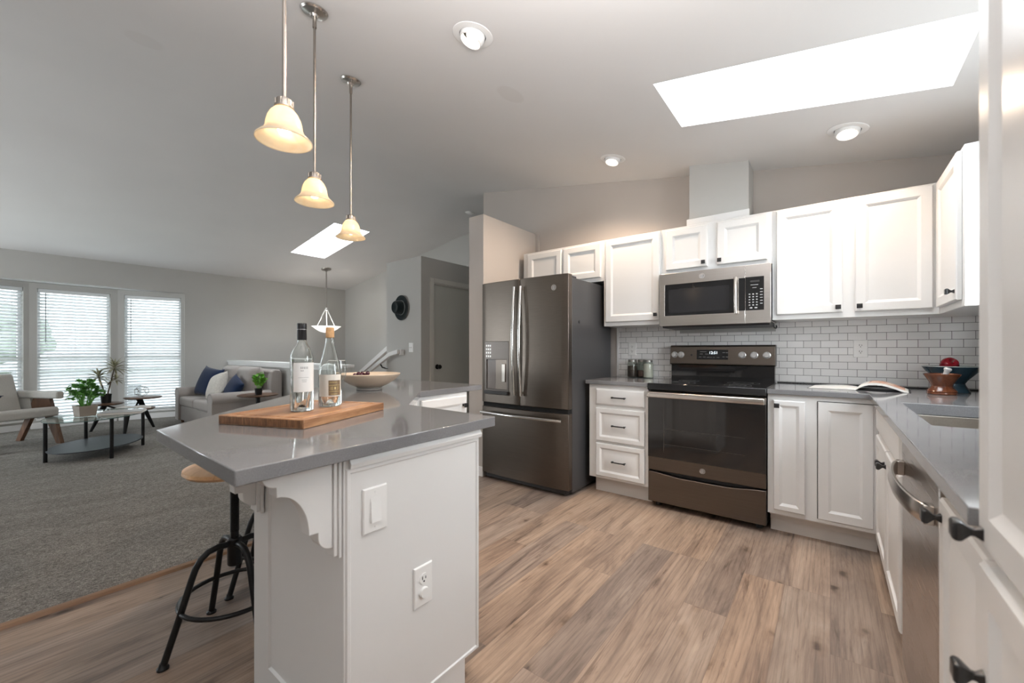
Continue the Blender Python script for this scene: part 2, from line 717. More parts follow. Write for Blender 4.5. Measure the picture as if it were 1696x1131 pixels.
M_gap = plain('dark_gap', (0.01, 0.01, 0.01), 0.8, var=0.2)
M_slate = brushed('slate_steel', (0.150, 0.128, 0.110), 0.34, 'x', 0.05)
M_fside = plain('fridge_side_paint', (0.05, 0.05, 0.052), 0.38, var=0.04, vs=3)
M_steel = brushed('brushed_steel', (0.62, 0.59, 0.56), 0.24, 'x', 0.05)
M_nickel = brushed('brushed_nickel', (0.36, 0.33, 0.30), 0.30, 'z', 0.06)
M_chrome = plain('polished_steel', (0.72, 0.71, 0.69), 0.13, metal=1.0, var=0.02)
M_badge = plain('silver_badge', (0.62, 0.61, 0.60), 0.25, metal=0.4, var=0.02)
M_bglass = plain('black_glass', (0.010, 0.010, 0.011), 0.04, var=0.2, vs=2, spec=0.6)
M_oglass = plain('oven_window_glass', (0.014, 0.0135, 0.0135), 0.06, var=0.2, vs=2, spec=0.7)
M_screen = plain('microwave_window_mesh', (0.022, 0.022, 0.024), 0.12, var=0.12, vs=300)
M_plate = plain('white_plastic', (0.84, 0.84, 0.83), 0.3, var=0.01)
M_dark = plain('dark_plastic', (0.03, 0.03, 0.032), 0.45, var=0.1)
M_slot = plain('slot_black', (0.01, 0.01, 0.01), 0.6, var=0.1)
M_pane = pane_mat('window_glass')
M_tabglass = pane_mat('table_glass', (0.90, 0.97, 0.94))
M_glass = glassy('clear_bottle_glass', (0.97, 0.99, 0.975))
M_wineglass = pane_mat('wine_glass', (0.99, 0.995, 0.99))
M_slat = NT('white_blind_slat')
_d = M_slat.n('ShaderNodeBsdfTranslucent')
_d.inputs['Color'].default_value = (0.80, 0.84, 0.86, 1)
_x = M_slat.n('ShaderNodeMixShader')
_x.inputs['Fac'].default_value = 0.16
M_slat.set(Base_Color=M_slat.ramp(M_slat.noise(M_slat.co(), 8, 2), [(0.3, (0.82, 0.84, 0.85)), (0.7, (0.84, 0.86, 0.87))]), Roughness=0.4)
M_slat.l(M_slat.b.outputs[0], _x.inputs[1])
M_slat.l(_d.outputs[0], _x.inputs[2])
M_slat.l(_x.outputs[0], M_slat.out.inputs['Surface'])
M_slat = M_slat.m
M_walnut = wood('walnut_wood', (0.045, 0.022, 0.012), (0.105, 0.050, 0.026), (0.18, 0.092, 0.05), 1.0, 'x', 0.4)
M_walnutz = wood('walnut_wood_upright', (0.05, 0.024, 0.014), (0.125, 0.060, 0.033), (0.21, 0.11, 0.06), 1.0, 'z', 0.4)
M_board = wood('acacia_board_wood', (0.13, 0.052, 0.022), (0.36, 0.175, 0.080), (0.56, 0.34, 0.185), 1.0, 'y', 0.42, 7)
M_boardend = wood('acacia_end_grain', (0.035, 0.013, 0.006), (0.16, 0.065, 0.025), (0.42, 0.21, 0.085), 1.0, 'z', 0.5, 22)
M_seat = wood('light_ash_wood', (0.50, 0.27, 0.12), (0.66, 0.40, 0.20), (0.76, 0.50, 0.28), 1.0, 'x', 0.35)
M_strip = wood('oak_transition_wood', (0.12, 0.06, 0.03), (0.22, 0.12, 0.065), (0.30, 0.18, 0.10), 1.0, 'y', 0.45)


def fabric(name, col, var=0.12, scale=260, bump=0.35):
    t = NT(name)
    v = t.co()
    f = t.noise(v, scale, 2, 0.6)
    g = t.noise(v, 5, 3)
    c0 = tuple(x * (1 - var) for x in col)
    c1 = tuple(min(1, x * (1 + var)) for x in col)
    c = t.ramp(f, [(0.3, c0), (0.7, c1)])
    c = t.mix(0.3, c, t.ramp(g, [(0.3, (0.85, 0.85, 0.85)), (0.7, (1.1, 1.1, 1.1))]), 'MULTIPLY')
    t.set(Base_Color=c, Roughness=0.9, Specular_IOR_Level=0.15, Sheen_Weight=0.2)
    t.bump(f, bump, 0.002)
    return t.m


M_sofa = fabric('taupe_sofa_linen', (0.36, 0.33, 0.31))
M_chair = fabric('cream_chair_fabric', (0.52, 0.51, 0.48))
M_navy = fabric('navy_velvet', (0.008, 0.020, 0.058), 0.25)
M_knit = fabric('cream_knit', (0.62, 0.59, 0.54), 0.1, 60, 1.0)
M_hat = fabric('dark_felt', (0.014, 0.022, 0.024), 0.2, 200)
M_band = plain('pale_hat_band', (0.35, 0.40, 0.40), 0.6)
M_leaf = plain('bright_green_leaf', (0.16, 0.42, 0.05), 0.4, var=0.45, vs=18)
M_leafd = plain('deep_green_leaf', (0.15, 0.40, 0.085), 0.45, var=0.45, vs=14)
M_leafs = plain('striped_dracaena_leaf', (0.34, 0.33, 0.22), 0.45, var=0.4, vs=30)
M_stem = plain('woody_stem', (0.10, 0.075, 0.05), 0.7, var=0.2, vs=40)
M_soil = plain('potting_soil', (0.03, 0.022, 0.016), 0.95, var=0.4, vs=80)
M_potgrey = plain('taupe_ceramic_pot', (0.33, 0.29, 0.25), 0.6, var=0.08, vs=20, bump=0.1)
M_paper = plain('page_paper', (0.80, 0.78, 0.74), 0.6, var=0.04, vs=12)
M_cream = plain('cream_stoneware', (0.66, 0.54, 0.42), 0.38, var=0.05, vs=5)
M_grape = plain('red_grape_skin', (0.065, 0.012, 0.025), 0.25, var=0.4, vs=30)
M_grout = plain('outdoor_wall_siding', (0.45, 0.47, 0.48), 0.8)
# ================================================================ SETTING
# floor: planks everywhere, carpet laid over the living room part
struct('floor', MB().box(-9.3, YN - 0.1, -0.1, XR + 0.1, YF + 0.1, 0.0), M_floor)
cp = MB().box(-9.12, YN, 0.0, -2.75, 2.80, 0.014)
o = struct('floor', cp, M_carpet)
o.name = 'floor_carpet'
struct('trim_1', MB().prism([(-2.765, 0), (-2.715, 0), (-2.722, 0.013), (-2.740, 0.017), (-2.760, 0.013)], YN, 2.8,
                            Matrix(((1, 0, 0, 0), (0, 0, 1, 0), (0, 1, 0, 0), (0, 0, 0, 1)))), M_strip)

# ceiling: two slopes meeting at a ridge, with two skylight openings
KX0, KX1, KY0, KY1 = -0.762, 0.455, 2.245, 2.79
LX0, LX1, LY0, LY1 = -7.21, -5.81, 3.23, 3.82
cm = MB()
cm.cells([-9.3, LX0, LX1] + [XRIDGE - 0.9 + 1.8 * k / 24 for k in range(25)] + [KX0, KX1, XR + 0.1], [YN - 0.1, KY0, KY1, LY0, LY1, YF + 0.1],
         lambda x, y: not ((KX0 < x < KX1 and KY0 < y < KY1) or (LX0 < x < LX1 and LY0 < y < LY1)), 0, 0.12, lambda a, b, c: (a, b, zs(a) + c))
struct('ceiling', cm, M_ceil, sharp=30)


def skylight(n, x0, x1, y0, y1, zf, h):
    r = sroot('window_%d' % n)
    e = 0.001
    t = 0.03
    mb = MB()
    for (a0, a1, b0, b1) in ((x0 - t, x0, y0 - t, y1 + t), (x1, x1 + t, y0 - t, y1 + t), (x0, x1, y0 - t, y0), (x0, x1, y1, y1 + t)):
        mb.hexa([(a0, b0, zf(a0) + 0.121), (a1, b0, zf(a1) + 0.121), (a1, b1, zf(a1) + 0.121), (a0, b1, zf(a0) + 0.121)],
                [(a0, b0, zf(a0) + h), (a1, b0, zf(a1) + h), (a1, b1, zf(a1) + h), (a0, b1, zf(a0) + h)])
    struct('shaft', mb, M_trim, r)
    f = MB()
    fw = 0.03
    for (a0, a1, b0, b1) in ((x0, x0 + fw, y0, y1), (x1 - fw, x1, y0, y1), (x0 + fw, x1 - fw, y0, y0 + fw), (x0 + fw, x1 - fw, y1 - fw, y1)):
        f.hexa([(a, b, zf(a) + h - 0.05) for a, b in ((a0, b0), (a1, b0), (a1, b1), (a0, b1))],
               [(a, b, zf(a) + h) for a, b in ((a0, b0), (a1, b0), (a1, b1), (a0, b1))])
    struct('window_frame', f, M_trim, r)
    struct('pane', MB().quad([(a, b, zf(a) + h - 0.02) for a, b in ((x0 + fw, y0 + fw), (x1 - fw, y0 + fw), (x1 - fw, y1 - fw), (x0 + fw, y1 - fw))]), M_pane, r)


skylight(1, KX0, KX1, KY0, KY1, zr, 0.42)
skylight(2, LX0, LX1, LY0, LY1, zl, 0.32)

XZ = Matrix(((1, 0, 0, 0), (0, 0, 1, 0), (0, 1, 0, 0), (0, 0, 0, 1)))       # prism in x,z extruded along y
YZ = Matrix(((0, 0, 1, 0), (1, 0, 0, 0), (0, 1, 0, 0), (0, 0, 0, 1)))       # prism in y,z extruded along x

# kitchen back wall and the hall wall that turns away from its end
struct('wall_back', MB().prism([(-3.281, 0), (XR + 0.1, 0), (XR + 0.1, zr(XR + 0.1)), (-3.281, zr(-3.281))], YB, YB + 0.12, XZ), M_wallwarm)
struct('wall_hall', MB().prism([(YB + 0.12, 0), (YF, 0), (YF, 3.0334), (YB + 0.12, 3.0334)], -3.281, -3.161, YZ), M_wall)
# far wall under the vault
struct('wall_far', MB().prism([(-8.95, 0), (-3.161, 0), (-3.161, zr(-3.161)), (XRIDGE, zr(XRIDGE)), (-8.95, zl(-8.95))], YF, YF + 0.12, XZ), M_wall)
# low partition beside the fridge
struct('wall_partition', MB().box(-2.695, 2.83, 0, -2.513, YB, 2.405), M_wallwarm, bevel=0.004)
struct('baseboard_partition', MB().box(-2.707, 2.818, 0, -2.513, 2.83, 0.09), M_trim, bevel=0.003)
struct('trim_2', MB().box(-2.512, YB - 0.022, 1.9, -2.472, YB, 2.405), M_wallwarm, bevel=0.002)
# closet block
CX0, CX1, CY0, CH = -4.83, -4.11, 3.44, 2.352
dy0, dy1, dz = 3.64, 4.40, 2.035
cl = MB().cells([CY0, dy0, dy1, YF], [0, dz, CH], lambda a, b: not (dy0 < a < dy1 and b < dz), CX1 - 0.1, CX1, lambda a, b, c: (c, a, b))
struct('wall_closet', cl, M_wall)
cl = MB()
cl.box(CX0, CY0, 0, CX1 - 0.1, CY0 + 0.1, CH)
cl.box(CX0, CY0 + 0.1, 0, CX0 + 0.1, YF, CH)
cl.box(CX0 + 0.1, CY0 + 0.1, CH - 0.08, CX1 - 0.1, YF, CH)
o = struct('wall_closet', cl, M_wall)
o.name = 'wall_closet_front'
# closet door
dr = sroot('door_1')
struct('door_slab', MB().box(CX1 - 0.055, dy0 + 0.018, 0.01, CX1 - 0.018, dy1 - 0.018, dz - 0.018), M_doorgrey, dr, bevel=0.002)
cas = MB()
for y0, y1 in ((dy0 - 0.062, dy0 + 0.004), (dy1 - 0.004, dy1 + 0.062)):
    cas.box(CX1, y0, 0, CX1 + 0.018, y1, dz + 0.06)
cas.box(CX1, dy0 + 0.004, dz - 0.004, CX1 + 0.018, dy1 - 0.004, dz + 0.06)
for y0, y1 in ((dy0 + 0.0005, dy0 + 0.016), (dy1 - 0.016, dy1 - 0.0005)):
    cas.box(CX1 - 0.10, y0, 0, CX1 - 0.0005, y1, dz - 0.0165)
cas.box(CX1 - 0.10, dy0 + 0.0005, dz - 0.016, CX1 - 0.0005, dy1 - 0.0005, dz - 0.0005)
struct('casing', cas, plain('grey_door_casing', (0.66, 0.65, 0.61), 0.5, var=0.02), dr, bevel=0.003)
for z in (0.22, 1.09, 1.80):
    struct('hinge', MB().box(CX1 - 0.018, dy1 - 0.03, z, CX1 + 0.004, dy1 - 0.004, z + 0.10), M_black, dr, bevel=0.002)
kn = MB()
kn.lathe([(0, 0), (0.033, 0), (0.033, 0.008), (0.012, 0.014), (0.012, 0.032), (0.026, 0.042), (0.030, 0.054), (0.024, 0.066), (0, 0.069)], 24,
         Matrix.Translation((CX1 - 0.018, dy0 + 0.085, 0.935)) @ Matrix.Rotation(PI / 2, 4, 'Y'))
struct('knob', kn, M_black, dr)
struct('latch_plate', MB().box(CX1 - 0.02, dy0 + 0.016, 0.90, CX1 - 0.016, dy0 + 0.024, 0.97), M_black, dr)

# half wall behind the sofa, with a white cap
struct('wall_stair', MB().box(XW, 2.86, 0, -4.95, 2.97, 0.93), M_wall)
struct('trim_3', MB().box(XW, 2.825, 0.931, -4.91, 3.005, 0.966), M_trim, bevel=0.004)
struct('trim_4', MB().box(XW, 2.842, 0.885, -4.95, 2.859, 0.930), M_trim, bevel=0.003)

# right wall with the window over the sink
wy0, wy1, wz0, wz1 = 1.75, 2.65, 1.12, 2.05
struct('wall_right', MB().cells([YN, wy0, wy1, YB], [0, wz0, wz1, zr(XR)], lambda a, b: not (wy0 < a < wy1 and wz0 < b < wz1),
                                XR, XR + 0.1, lambda a, b, c: (c, a, b)), M_wall)
r = sroot('window_3')
f = MB()
for a0, a1, b0, b1 in ((wy0, wy1, wz0, wz0 + 0.05), (wy0, wy1, wz1 - 0.05, wz1), (wy0, wy0 + 0.05, wz0 + 0.05, wz1 - 0.05), (wy1 - 0.05, wy1, wz0 + 0.05, wz1 - 0.05), (2.18, 2.22, wz0 + 0.05, wz1 - 0.05)):
    f.box(XR + 0.03, a0, b0, XR + 0.075, a1, b1)
struct('window_frame', f, M_trim, r, bevel=0.003)
struct('pane', MB().quad([(XR + 0.05, wy0 + 0.05, wz0 + 0.05), (XR + 0.05, wy1 - 0.05, wz0 + 0.05), (XR + 0.05, wy1 - 0.05, wz1 - 0.05), (XR + 0.05, wy0 + 0.05, wz1 - 0.05)]), M_pane, r)
struct('sill', MB().box(XR - 0.02, wy0 - 0.03, wz0 - 0.02, XR + 0.1, wy1 + 0.03, wz0 - 0.0005), M_trim, r, bevel=0.003)

# wall behind the camera, pierced by an added unseen window for fill light
fx0, fx1, fz0, fz1 = -8.7, -7.3, 0.30, 2.20
struct('wall_front', MB().cells([-8.95, fx0, fx1, XR + 0.1], [0, fz0, fz1, 2.33], lambda a, c: not (fx0 < a < fx1 and fz0 < c < fz1), YN - 0.1, YN,
                                lambda a, c, d: (a, d, c)).prism([(-8.95, 2.33), (XR + 0.1, 2.33), (XRIDGE, zr(XRIDGE)), (-8.95, zl(-8.95))], YN - 0.1, YN, XZ), M_wall)
r = sroot('window_4')
struct('window_frame', MB().cells([fx0, fx0 + 0.05, -8.02, -7.98, fx1 - 0.05, fx1], [fz0, fz0 + 0.05, fz1 - 0.05, fz1],
                                  lambda a, c: not (fz0 + 0.05 < c < fz1 - 0.05 and (fx0 + 0.05 < a < -8.02 or -7.98 < a < fx1 - 0.05)), YN - 0.08, YN - 0.04, lambda a, c, d: (a, d, c)), M_trim, r)
struct('pane', MB().quad([(fx0 + 0.05, YN - 0.06, fz0 + 0.05), (fx1 - 0.05, YN - 0.06, fz0 + 0.05), (fx1 - 0.05, YN - 0.06, fz1 - 0.05), (fx0 + 0.05, YN - 0.06, fz1 - 0.05)]), M_pane, r)

# window wall: opening for a shallow three-sided bay
BY0, BY1, BZ = -0.36, 2.195, 2.135
struct('wall_left', MB().cells([YN, BY0, BY1, YF], [0, BZ, zl(XW)], lambda a, b: not (BY0 < a < BY1 and b < BZ), XW - 0.1, XW,
                               lambda a, b, c: (c, a, b)), M_wall)
c0, c1 = 0.455, 1.385
XB = -9.10
PTS = [(XW - 0.02, BY0), (XB, c0), (XB, c1), (XW - 0.02, BY1)]
# bay ceiling and floor
bp = [(XW - 0.1001, BY0 - 0.03), (XW - 0.1001, BY1 + 0.03), (XW - 0.101, BY1 + 0.03), (XB - 0.12, c1 + 0.03), (XB - 0.12, c0 - 0.03), (XW - 0.101, BY0 - 0.03)]
struct('trim_5', MB().prism(bp, BZ, BZ + 0.06), M_trim)
slats_pitch = 0.046


def bay_window(n, P0, P1, m0, m1, label):
    d = Vector((P1[0] - P0[0], P1[1] - P0[1], 0))
    L = d.length
    ang = math.atan2(d.y, d.x)
    M = Matrix.Translation((P0[0], P0[1], 0)) @ Matrix.Rotation(ang, 4, 'Z')   # local x along the wall, local +y to the outside
    z0, z1 = 0.16, 2.05
    r = sroot('window_%d' % n)
    f = MB(M)
    f.cells([0, m0, L - m1, L], [0.0, z0, z1, BZ - 0.002], lambda a, b: not (m0 < a < L - m1 and z0 < b < z1), 0.0, 0.11,
            lambda a, b, c: (a, c, b))
    struct('surround', f, M_wall, r)
    f = MB(M)
    t = 0.035
    f.cells([m0 + .0005, m0 + t, L - m1 - t, L - m1 - .0005], [z0 + .0005, z0 + t, 1.02, 1.055, z1 - t, z1 - .0005],
            lambda a, b: not (m0 + t < a < L - m1 - t and (z0 + t < b < 1.02 or 1.055 < b < z1 - t)), 0.07, 0.10, lambda a, b, c: (a, c, b))
    struct('window_frame', f, M_trim, r)
    g = MB(M)
    g.quad([(m0 + t, 0.085, z0 + t), (L - m1 - t, 0.085, z0 + t), (L - m1 - t, 0.085, z1 - t), (m0 + t, 0.085, z1 - t)])
    struct('pane', g, M_pane, r)
    s = MB(M)
    s.box(m0 - 0.01, -0.02, z0 - 0.03, L - m1 + 0.01, -0.001, z0)
    s.box(0.012, -0.014, 0.015, L - 0.012, -0.001, 0.10)
    struct('sill', s, M_trim, r, bevel=0.003)
    # blind
    b = thing('window_blind', label, 'blind', (0, 0, 0), 0, world=True)
    x0, x1 = m0 + 0.008, L - m1 - 0.008
    h = MB(M)
    h.box(x0, 0.005, z1 - 0.055, x1, 0.062, z1 - 0.002)
    obj('headrail', h, M_slat, b, bevel=0.004)
    s = MB(M)
    z = z1 - 0.085
    tilt = -0.60
    w = 0.050
    while z > z0 + 0.055:
        ca, sa = math.cos(tilt) * w / 2, math.sin(tilt) * w / 2      # the room edge sits slightly higher
        yc = 0.035
        for k in range(1):
            s.hexa([(x0, yc - ca, z - sa), (x1, yc - ca, z - sa), (x1, yc + ca, z + sa), (x0, yc + ca, z + sa)],
                   [(x0, yc - ca, z - sa + 0.0028), (x1, yc - ca, z - sa + 0.0028), (x1, yc + ca, z + sa + 0.0028), (x0, yc + ca, z + sa + 0.0028)])
        z -= slats_pitch
    obj('slats', s, M_slat, b)
    q = MB(M)
    q.box(x0, 0.012, z0 + 0.012, x1, 0.058, z0 + 0.035)
    obj('bottom_rail', q, M_slat, b, bevel=0.004)
    cds = MB(M)
    for cx in (x0 + 0.10, (x0 + x1) / 2, x1 - 0.10):
        for cy in (0.008, 0.062):
            cds.rod((cx, cy, z0 + 0.03), (cx, cy, z1 - 0.05), 0.0013, 5)
    obj('ladder_cords', cds, M_slat, b)
    wd = MB(M)
    wx = x0 + 0.075
    wd.rod((wx, -0.006, z1 - 0.06), (wx, -0.006, z1 - 0.78), 0.005, 8)
    obj('wand', wd, plain('grey_wand', (0.28, 0.30, 0.31), 0.4), b)


# outside is on -x side, so run each segment from high y to low y?  local +y must point outside (-x): direction +y world -> normal (-1,0)
bay_window(5, PTS[0], PTS[1], 0.05, 0.055, 'white slatted blind behind the armchair, cut off by the left edge')
bay_window(6, PTS[1], PTS[2], 0.075, 0.085, 'wide white slatted blind in the middle window of the bay')
bay_window(7, PTS[2], PTS[3], 0.075, 0.045, 'white slatted blind in the bay window nearest the sofa')

# baseboards
struct('baseboard_left', MB().box(XW, BY1, 0.014, XW + 0.014, 2.86, 0.10), M_trim, bevel=0.003)
struct('baseboard_left_near', MB().box(XW, YN, 0.014, XW + 0.014, BY0, 0.10), M_trim, bevel=0.003)

# vertical chase above the microwave
struct('wall_chase', MB().prism([(-0.889, 2.125), (-0.475, 2.125), (-0.475, zr(-0.475)), (-0.889, zr(-0.889))], 3.469, YB - 0.0005, XZ), M_wall)
struct('trim_6', MB().box(-0.905, 3.447, 2.126, -0.468, 3.468, 2.195), M_trim, bevel=0.003)

# backsplash and its white end strip
struct('wall_backsplash', MB().box(-1.572, YB - 0.010, 0.9145, XR, YB - 0.0003, 1.3655), M_tile)
struct('trim_7', MB().box(-1.592, YB - 0.016, 0.9145, -1.573, YB - 0.0003, 1.3655), M_trim, bevel=0.002)

# outside: ground, neighbour's house, trees
struct('ground', MB().box(-70, -60, -2.3, 60, 60, -2.2), plain('lawn_grass', (0.36, 0.38, 0.33), 0.9, var=0.3, vs=3))
for (lab, x, y, w, d, h, col) in (('pale neighbour house with a low gable beyond the bay window', -27, 6.5, 8, 11, 2.6, (0.62, 0.63, 0.64)),
                                  ('grey neighbour house seen through the middle blind', -30, -6.5, 8, 9, 2.6, (0.58, 0.59, 0.60))):
    hs = thing('neighbour_house', lab, 'house', (x, y, -2.2), 0, world=True)
    obj('walls', MB().box(x - w / 2, y - d / 2, -2.2, x + w / 2, y + d / 2, -2.2 + h), plain('pale_siding', col, 0.8), hs)
    e = 0.5
    z = -2.2 + h
    obj('roof', MB().prism([(y - d / 2 - e, z), (y + d / 2 + e, z), (y, z + 2.3)], x - w / 2 - e, x + w / 2 + e, YZ), plain('grey_shingles', (0.42, 0.43, 0.44), 0.9, var=0.15, vs=10), hs)
    for k in (-0.28, 0.22):
        obj('window', MB().box(x + w / 2, y + d * k - 0.8, -1.4, x + w / 2 + 0.04, y + d * k + 0.8, -0.3), plain('house_window', (0.16, 0.17, 0.18), 0.1), hs)
for (lab, x, y, r, h) in (('broad green tree behind the pale neighbour house', -39, 15.0, 3.4, 6.6), ('round green tree beyond the left window of the bay', -40, 0.3, 2.6, 4.6)):
    tr = thing('garden_tree', lab, 'tree', (x, y, -2.2), 0, world=True)
    obj('trunk', MB().rod((x, y, -2.2), (x, y, h - r - 1.2), 0.25, 10, 0.16), M_stem, tr)
    cr = MB()
    rr = random.Random(int(x * 7))
    for k in range(26):
        u, v = rr.uniform(-1, 1), rr.uniform(0, 2 * PI)
        q = math.sqrt(1 - u * u) * r * 0.75
        cr.ball((x + q * math.cos(v), y + q * math.sin(v), h - r - 1.0 + u * r * 0.75), r * rr.uniform(0.3, 0.5), seg=10, rings=6)
    obj('crown', cr, plain('tree_foliage', (0.22, 0.27, 0.21), 0.8, var=0.5, vs=2.5), tr)
# ================================================================ KITCHEN CABINETS
R_FLAT = [(0, 0.005), (0.005, 0.0), (0.050, 0.0), (0.056, 0.003), (0.066, 0.010)]
R_RAISED = [(0, 0.005), (0.005, 0.0), (0.034, 0.0), (0.042, 0.006), (0.048, 0.010), (0.058, 0.010), (0.078, 0.004)]
R_TALL = [(0, 0.005), (0.005, 0.0), (0.048, 0.0), (0.054, 0.008), (0.060, 0.010), (0.088, 0.003)]
R_SLAB = [(0, 0.008), (0.010, 0.001), (0.016, 0.0)]


def knob(M, x, z, parent, sc=1.0):
    """square flared knob standing out from a front whose outer face is y=0"""
    mb = MB(M)
    T = Matrix.Translation((x, 0.001, z)) @ Matrix.Rotation(PI / 2, 4, 'X') @ Matrix.Diagonal((sc, sc, sc, 1))
    mb.lathe([(0, 0), (0.0125, 0), (0.0125, 0.002), (0.0075, 0.009), (0.0075, 0.013), (0.0195, 0.024), (0.0205, 0.030), (0.0165, 0.034), (0, 0.035)],
             4, T, rot=PI / 4)
    return obj('knob', mb, M_knob, parent, bevel=0.0015)


def pull(M, x, z, parent, w=0.10):
    mb = MB(M)
    mb.tube([(x - w / 2, 0, z), (x - w / 2, -0.018, z), (x - w / 2 + 0.006, -0.025, z), (x, -0.027, z), (x + w / 2 - 0.006, -0.025, z), (x + w / 2, -0.018, z), (x + w / 2, 0, z)],
            0.0052, 8)
    for s in (-1, 1):
        mb.ball((x + s * w / 2, -0.022, z), 0.0085, seg=10, rings=6)
    return obj('pull', mb, M_knob, parent)


def door(M, w, h, parent, rings=R_FLAT, name='door', kn=None, pl=False, mat=None):
    d = obj(name, MB(M).panel(Matrix.Identity(4), w, h, rings, 0.020), mat or M_cab, parent, sharp=20)
    if kn:
        knob(M, kn[0], kn[1], d)
    if pl:
        pull(M, w / 2, h / 2, d)
    return d


def frame_front(mb, x0, x1, z0, z1, openings, y0, y1):
    """face frame across x0..x1, z0..z1"""
    mb.box(x0, y0, z0, x1, y1, z1)


UF = 3.365          # face frame of the wall cabinets
UD = 3.345          # their door faces
ZU0, ZU1 = 1.366, 2.122

# --- over the fridge
t = thing('wall_cabinet', 'short white two door wall cabinet above the fridge', 'cabinet', (-2.02, YB, 1.765), 0, 'wall cabinets', world=True)
obj('case', MB().box(-2.446, UF, 1.765, -1.575, YB - 0.001, ZU1), M_cab, t, bevel=0.002)
door(face('-y', (-2.385, UD, 1.80)), 0.385, 0.302, t)
door(face('-y', (-1.975, UD, 1.80)), 0.375, 0.302, t)
# --- single door
t = thing('wall_cabinet', 'white single door wall cabinet between the fridge and the microwave', 'cabinet', (-1.32, YB, ZU0), 0, 'wall cabinets', world=True)
obj('case', MB().box(-1.5745, UF, ZU0, -1.075, YB - 0.011, ZU1), M_cab, t, bevel=0.002)
door(face('-y', (-1.553, UD, 1.400)), 0.466, 0.712, t, kn=(0.44, 0.045))
# --- over the microwave
t = thing('wall_cabinet', 'short white two door wall cabinet above the microwave', 'cabinet', (-0.7, YB, 1.757), 0, 'wall cabinets', world=True)
obj('case', MB().box(-1.0745, UF, 1.757, -0.3185, YB - 0.001, ZU1), M_cab, t, bevel=0.002)
door(face('-y', (-1.036, UD, 1.790)), 0.306, 0.314, t, kn=(0.282, 0.030))
door(face('-y', (-0.664, UD, 1.790)), 0.318, 0.314, t, kn=(0.020, 0.030))
# --- double door on the right
t = thing('wall_cabinet', 'large white two door wall cabinet right of the microwave', 'cabinet', (0.1, YB, ZU0), 0, 'wall cabinets', world=True)
obj('case', MB().box(-0.318, UF, ZU0, 0.496, YB - 0.011, ZU1), M_cab, t, bevel=0.002)
door(face('-y', (-0.293, UD, 1.400)), 0.356, 0.708, t, kn=(0.333, 0.032))
door(face('-y', (0.122, UD, 1.400)), 0.346, 0.708, t, kn=(0.022, 0.032))
# --- corner cabinet on the right wall
t = thing('wall_cabinet', 'white wall cabinet on the right hand wall, seen edge on beside the tall pantry', 'cabinet', (0.66, 3.1, ZU0), 0, 'wall cabinets', world=True)
obj('case', MB().box(0.4965, 2.815, ZU0, XR - 0.001, YB - 0.011, ZU1), M_cab, t, bevel=0.002)
door(face('-x', (0.4755, 3.325, 1.400)), 0.470, 0.708, t, kn=(0.435, 0.045))

# --- base cabinets
BF = 3.075          # face frame of the base run on the back wall
BD = 3.054
ZB0, ZB1 = 0.128, 0.883
t = thing('drawer_cabinet', 'white base cabinet with three drawers between fridge and range', 'cabinet', (-1.32, YB, 0), 0, 'base cabinets', world=True)
obj('case', MB().box(-1.568, BF, ZB0, -1.079, YB - 0.001, ZB1), M_cab, t, bevel=0.002)
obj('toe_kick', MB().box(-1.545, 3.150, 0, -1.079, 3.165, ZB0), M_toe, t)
for z0, z1, rg in ((0.722, 0.850, R_SLAB), (0.432, 0.695, R_RAISED), (0.150, 0.412, R_RAISED)):
    door(face('-y', (-1.502, BD, z0)), 0.398, z1 - z0, t, rg, 'drawer', pl=True)

t = thing('corner_cabinet', 'white base cabinet with a narrow and a wide door right of the range', 'cabinet', (-0.05, YB, 0), 0, 'base cabinets', world=True)
obj('case', MB().box(-0.316, BF, ZB0, 0.2145, YB - 0.001, ZB1), M_cab, t, bevel=0.002)
obj('toe_kick', MB().prism([(3.150, 0), (3.165, 0), (3.165, ZB0), (3.09, ZB0), (3.09, 0.118), (3.128, 0.105), (3.136, 0.075), (3.150, 0.07)], -0.306, 0.2145, YZ), M_toe, t)
door(face('-y', (-0.283, BD, 0.160)), 0.163, 0.686, t, [(0, 0.005), (0.005, 0), (0.030, 0), (0.036, 0.004), (0.046, 0.010)], kn=(0.020, 0.655))
door(face('-y', (-0.058, BD + 0.012, 0.150)), 0.252, 0.700, t, [(0, 0.004), (0.004, 0), (0.048, 0), (0.054, 0.004), (0.064, 0.010)])
obj('hinge_gap', MB().box(-0.062, BD + 0.019, 0.150, -0.0585, BF - 0.0001, 0.853).box(-0.058, BD + 0.019, 0.8505, 0.2, BF - 0.0001, 0.854), M_gap, t)

# --- right hand run (front faces look along -x)
RF = 0.215
RD = 0.194
t = thing('sink_cabinet', 'white sink base with a false drawer front and two doors under the sink', 'cabinet', (0.5, 2.4, 0), 0, 'base cabinets', world=True)
obj('case', MB().box(RF, 1.946, ZB0, XR - 0.001, YB - 0.002, ZB0 + 0.02).box(RF, 1.946, ZB0 + 0.02, RF + 0.02, 3.074, ZB1).box(RF + 0.02, 1.946, ZB0 + 0.02, XR - 0.001, 1.964, ZB1)
    .box(RF + 0.02, 3.056, ZB0 + 0.02, XR - 0.001, 3.074, ZB1), M_cab, t, bevel=0.0015)
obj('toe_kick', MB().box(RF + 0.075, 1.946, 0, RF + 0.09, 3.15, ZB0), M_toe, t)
door(face('-x', (RD, 2.94, 0.735)), 0.93, 0.125, t, R_SLAB, 'false_drawer_front')
door(face('-x', (RD, 2.94, 0.150)), 0.458, 0.560, t, R_TALL, kn=(0.435, 0.495))
door(face('-x', (RD, 2.468, 0.150)), 0.458, 0.560, t, R_TALL, kn=(0.024, 0.495))

